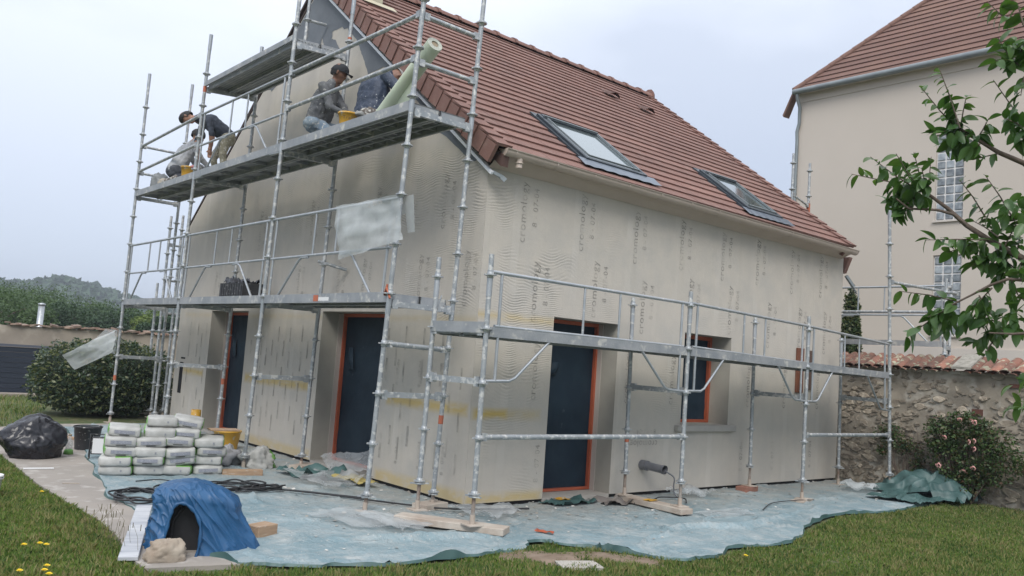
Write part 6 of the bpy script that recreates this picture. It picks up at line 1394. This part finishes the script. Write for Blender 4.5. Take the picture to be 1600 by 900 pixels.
# ------------------------------------------------------------ grass
def inpoly(x, y, pl):
    c = np.zeros(len(x), bool); j = len(pl)-1
    for i in range(len(pl)):
        xi, yi = pl[i]; xj, yj = pl[j]
        cond = ((yi > y) != (yj > y)) & (x < (xj-xi)*(y-yi)/(yj-yi+1e-12)+xi); c ^= cond; j = i
    return c
m_g = [leafmat('grass_green', (.115, .185, .04), (.19, .265, .06), 0, .6, 'far', .35), leafmat('grass_dry', (.26, .25, .10), (.30, .26, .13), 0, .7, 'far', .25), leafmat('grass_dark', (.055, .11, .026), (.09, .155, .034), 0, .6, 'far', .2)]
def grass(pl, n, hmean, label, seed, excl=(), mats=None):
    r = np.random.default_rng(seed); xs_ = np.array([p[0] for p in pl]); ys_ = np.array([p[1] for p in pl])
    x = r.uniform(xs_.min(), xs_.max(), n*3); y = r.uniform(ys_.min(), ys_.max(), n*3); k = inpoly(x, y, pl)
    for e in excl: k &= ~inpoly(x, y, e)
    x = x[k][:n]; y = y[k][:n]; n = len(x); 
    pat = np.array([.7*noise.noise(Vector((a*1.3, b*1.3, 2)))+1.2*noise.noise(Vector((a*5, b*5, 4)))+.6*noise.noise(Vector((a*14, b*14, 4))) for a, b in zip(x, y)])
    h = hmean*(.5+r.random(n))*(1+.7*pat); an = r.uniform(0, 2*math.pi, n); wd = .0026+.0026*r.random(n); ln__ = h*(.2+.7*r.random(n)); la = r.uniform(0, 2*math.pi, n)
    b0 = np.stack([x, y, np.full(n, -.03)], 1); sx = np.stack([np.cos(an)*wd, np.sin(an)*wd, 0*wd], 1); lean = np.stack([np.cos(la)*ln__, np.sin(la)*ln__, 0*h], 1)
    mid = b0+lean*.35+np.stack([0*h, 0*h, h*.6+.02], 1); tip = b0+lean+np.stack([0*h, 0*h, h+.02], 1)
    V = np.stack([b0-sx, b0+sx, mid+sx*.8, tip, mid-sx*.8], 1); me = bpy.data.meshes.new('grass'); me.vertices.add(n*5); me.vertices.foreach_set('co', V.ravel()); me.loops.add(n*5); me.loops.foreach_set('vertex_index', np.arange(n*5, dtype=np.int32))
    me.polygons.add(n); me.polygons.foreach_set('loop_start', np.arange(0, n*5, 5, dtype=np.int32)); me.polygons.foreach_set('loop_total', np.full(n, 5, dtype=np.int32))
    ms = mats or m_g
    for m_ in ms: me.materials.append(m_)
    mi = np.where(r.random(n) < .22+.5*np.clip(pat, 0, 1), 1, np.where(r.random(n) < .4, 2, 0)); me.polygons.foreach_set('material_index', mi.astype(np.int32)); me.update(calc_edges=True)
    o = bpy.data.objects.new('grass', me); link(o); tag(o, label, 'grass', kind='stuff'); return o
lawnL = [(-3.34, 4.9), (-3.42, 2.6), (-3.37, 1.4), (-3.36, .6), (-3.42, -.15), (-3.52, -.72), (-3.5, -1.05), (-3.2, -1.25), (-3.8, -2.2), (-5.2, -1.5), (-5.0, 1), (-4.6, 5)]
grass(lawnL, 80000, .032, 'short green lawn at the left of the concrete path', 1)
lawnR = [(-3.6, -1.3), (-2.9, -1.18), (-2.6, -1.36), (-2.14, -1.56), (-1.4, -1.66), (-.7, -1.66), (-.1, -1.68), (.07, -2.0), (.43, -2.5), (.9, -2.54), (1.41, -2.4), (2.07, -2.5), (3.2, -2.1), (4.28, -1.82), (5.4, -1.96), (6.6, -1.9), (7.7, -1.8), (7.8, -5), (2, -5.2), (-1.5, -3.6), (-3.9, -2.6)]
soilx = [(-1.0, -1.6), (-.2, -1.5), (.3, -2.2), (.45, -2.5), (.3, -2.6), (-.6, -2.35), (-1.1, -1.95)]
grass(lawnR, 150000, .028, 'short green lawn in front of the ground sheet', 2, (soilx,))
grass(soilx, 5200, .028, 'sparse grass tufts on the bare soil', 3)
lawnF = [(-6.5, 8.0), (-2.9, 7.95), (-1.9, 8.4), (-1.9, 10), (-.5, 14.6), (-9, 14.6), (-9, 8)]
grass(lawnF, 16000, .06, 'far strip of lawn between the path and the navy gate', 4)
# tall weeds near path
tw = MB()
for k in range(26):
    x = -3.46+random.uniform(-.12, .12); y = -.1+random.uniform(-.6, .5); h = random.uniform(.12, .26); tw.tube([(x, y, 0), (x+random.uniform(-.03, .03), y, h*.6), (x+random.uniform(-.06, .06), y, h)], [.0015, .0012, .001], 4)
    tw.tube([(x, y, h*.8), (x, y, h)], .003, 4)
tag(tw.build('tall_weeds', M('dry_weed', (.15, .13, .07), rough=.9)), 'thin tall weeds at the edge of the path', 'weeds', kind='stuff')
dl = MB(); dl.tube([(0, 0, 0), (0, 0, .07)], .002, 5, 1)
for k in range(14): a = k*2*math.pi/14; dl.add([(0, 0, .07), (.022*math.cos(a), .022*math.sin(a), .078), (.020*math.cos(a+.35), .020*math.sin(a+.35), .078)], [(0, 1, 2)]); dl.add([(0, 0, .074), (.012*math.cos(a), .012*math.sin(a), .084), (.012*math.cos(a+.4), .012*math.sin(a+.4), .084)], [(0, 1, 2)])
DL = dl.mesh('dandelion', [m_yel, m_g[0]])
for (px, py) in ((37, 852), (62, 850), (72, 852), (73, 885), (30, 893), (69, 892), (76, 898), (65, 769), (1165, 869)):
    d = ray(px, py); t = (.07-CP.z)/d.z; p = CP+d*t; o = bpy.data.objects.new('dandelion', DL); link(o); o.location = (p.x, p.y, 0); tag(o, 'yellow dandelion flower in the lawn beside the path' if px < 200 else 'single yellow dandelion in the grass below the front sheet edge', 'flower', 'dandelions in the lawn beside the path' if px < 200 else None)
for ob2 in bpy.data.objects:
    if ob2.type == 'MESH' and ob2.name.startswith(('mesh_fabric', 'plastic_film')): pass

# scaffold and sapling parts were laid out in place coordinates: bring them under their base empties
for e in (sc, sc2, sc3, sc4):
    for ch in e.children: ch.location = Vector(ch.location)-Vector(e.location)
for o in bpy.data.objects:
    if o.get('label') and len(o['label'].split()) > 16: print('LONG', len(o['label'].split()), o['label'])

# air
hz = MB(); hz.box(-1560, 1560, -1560, 1560, -1.3, 30); ho = hz.build('haze', None)
hmz = bpy.data.materials.new('haze_air'); hmz.use_nodes = True; ht = hmz.node_tree; ht.nodes.clear(); oo = ht.nodes.new('ShaderNodeOutputMaterial'); pv = ht.nodes.new('ShaderNodeVolumePrincipled')
pv.inputs['Color'].default_value = (.80, .86, .95, 1); pv.inputs['Density'].default_value = .0011; pv.inputs['Anisotropy'].default_value = .2
ht.links.new(pv.outputs[0], oo.inputs['Volume']); ho.data.materials.clear(); ho.data.materials.append(hmz); tag(ho, 'thin pale haze in the air', 'haze', kind='stuff')
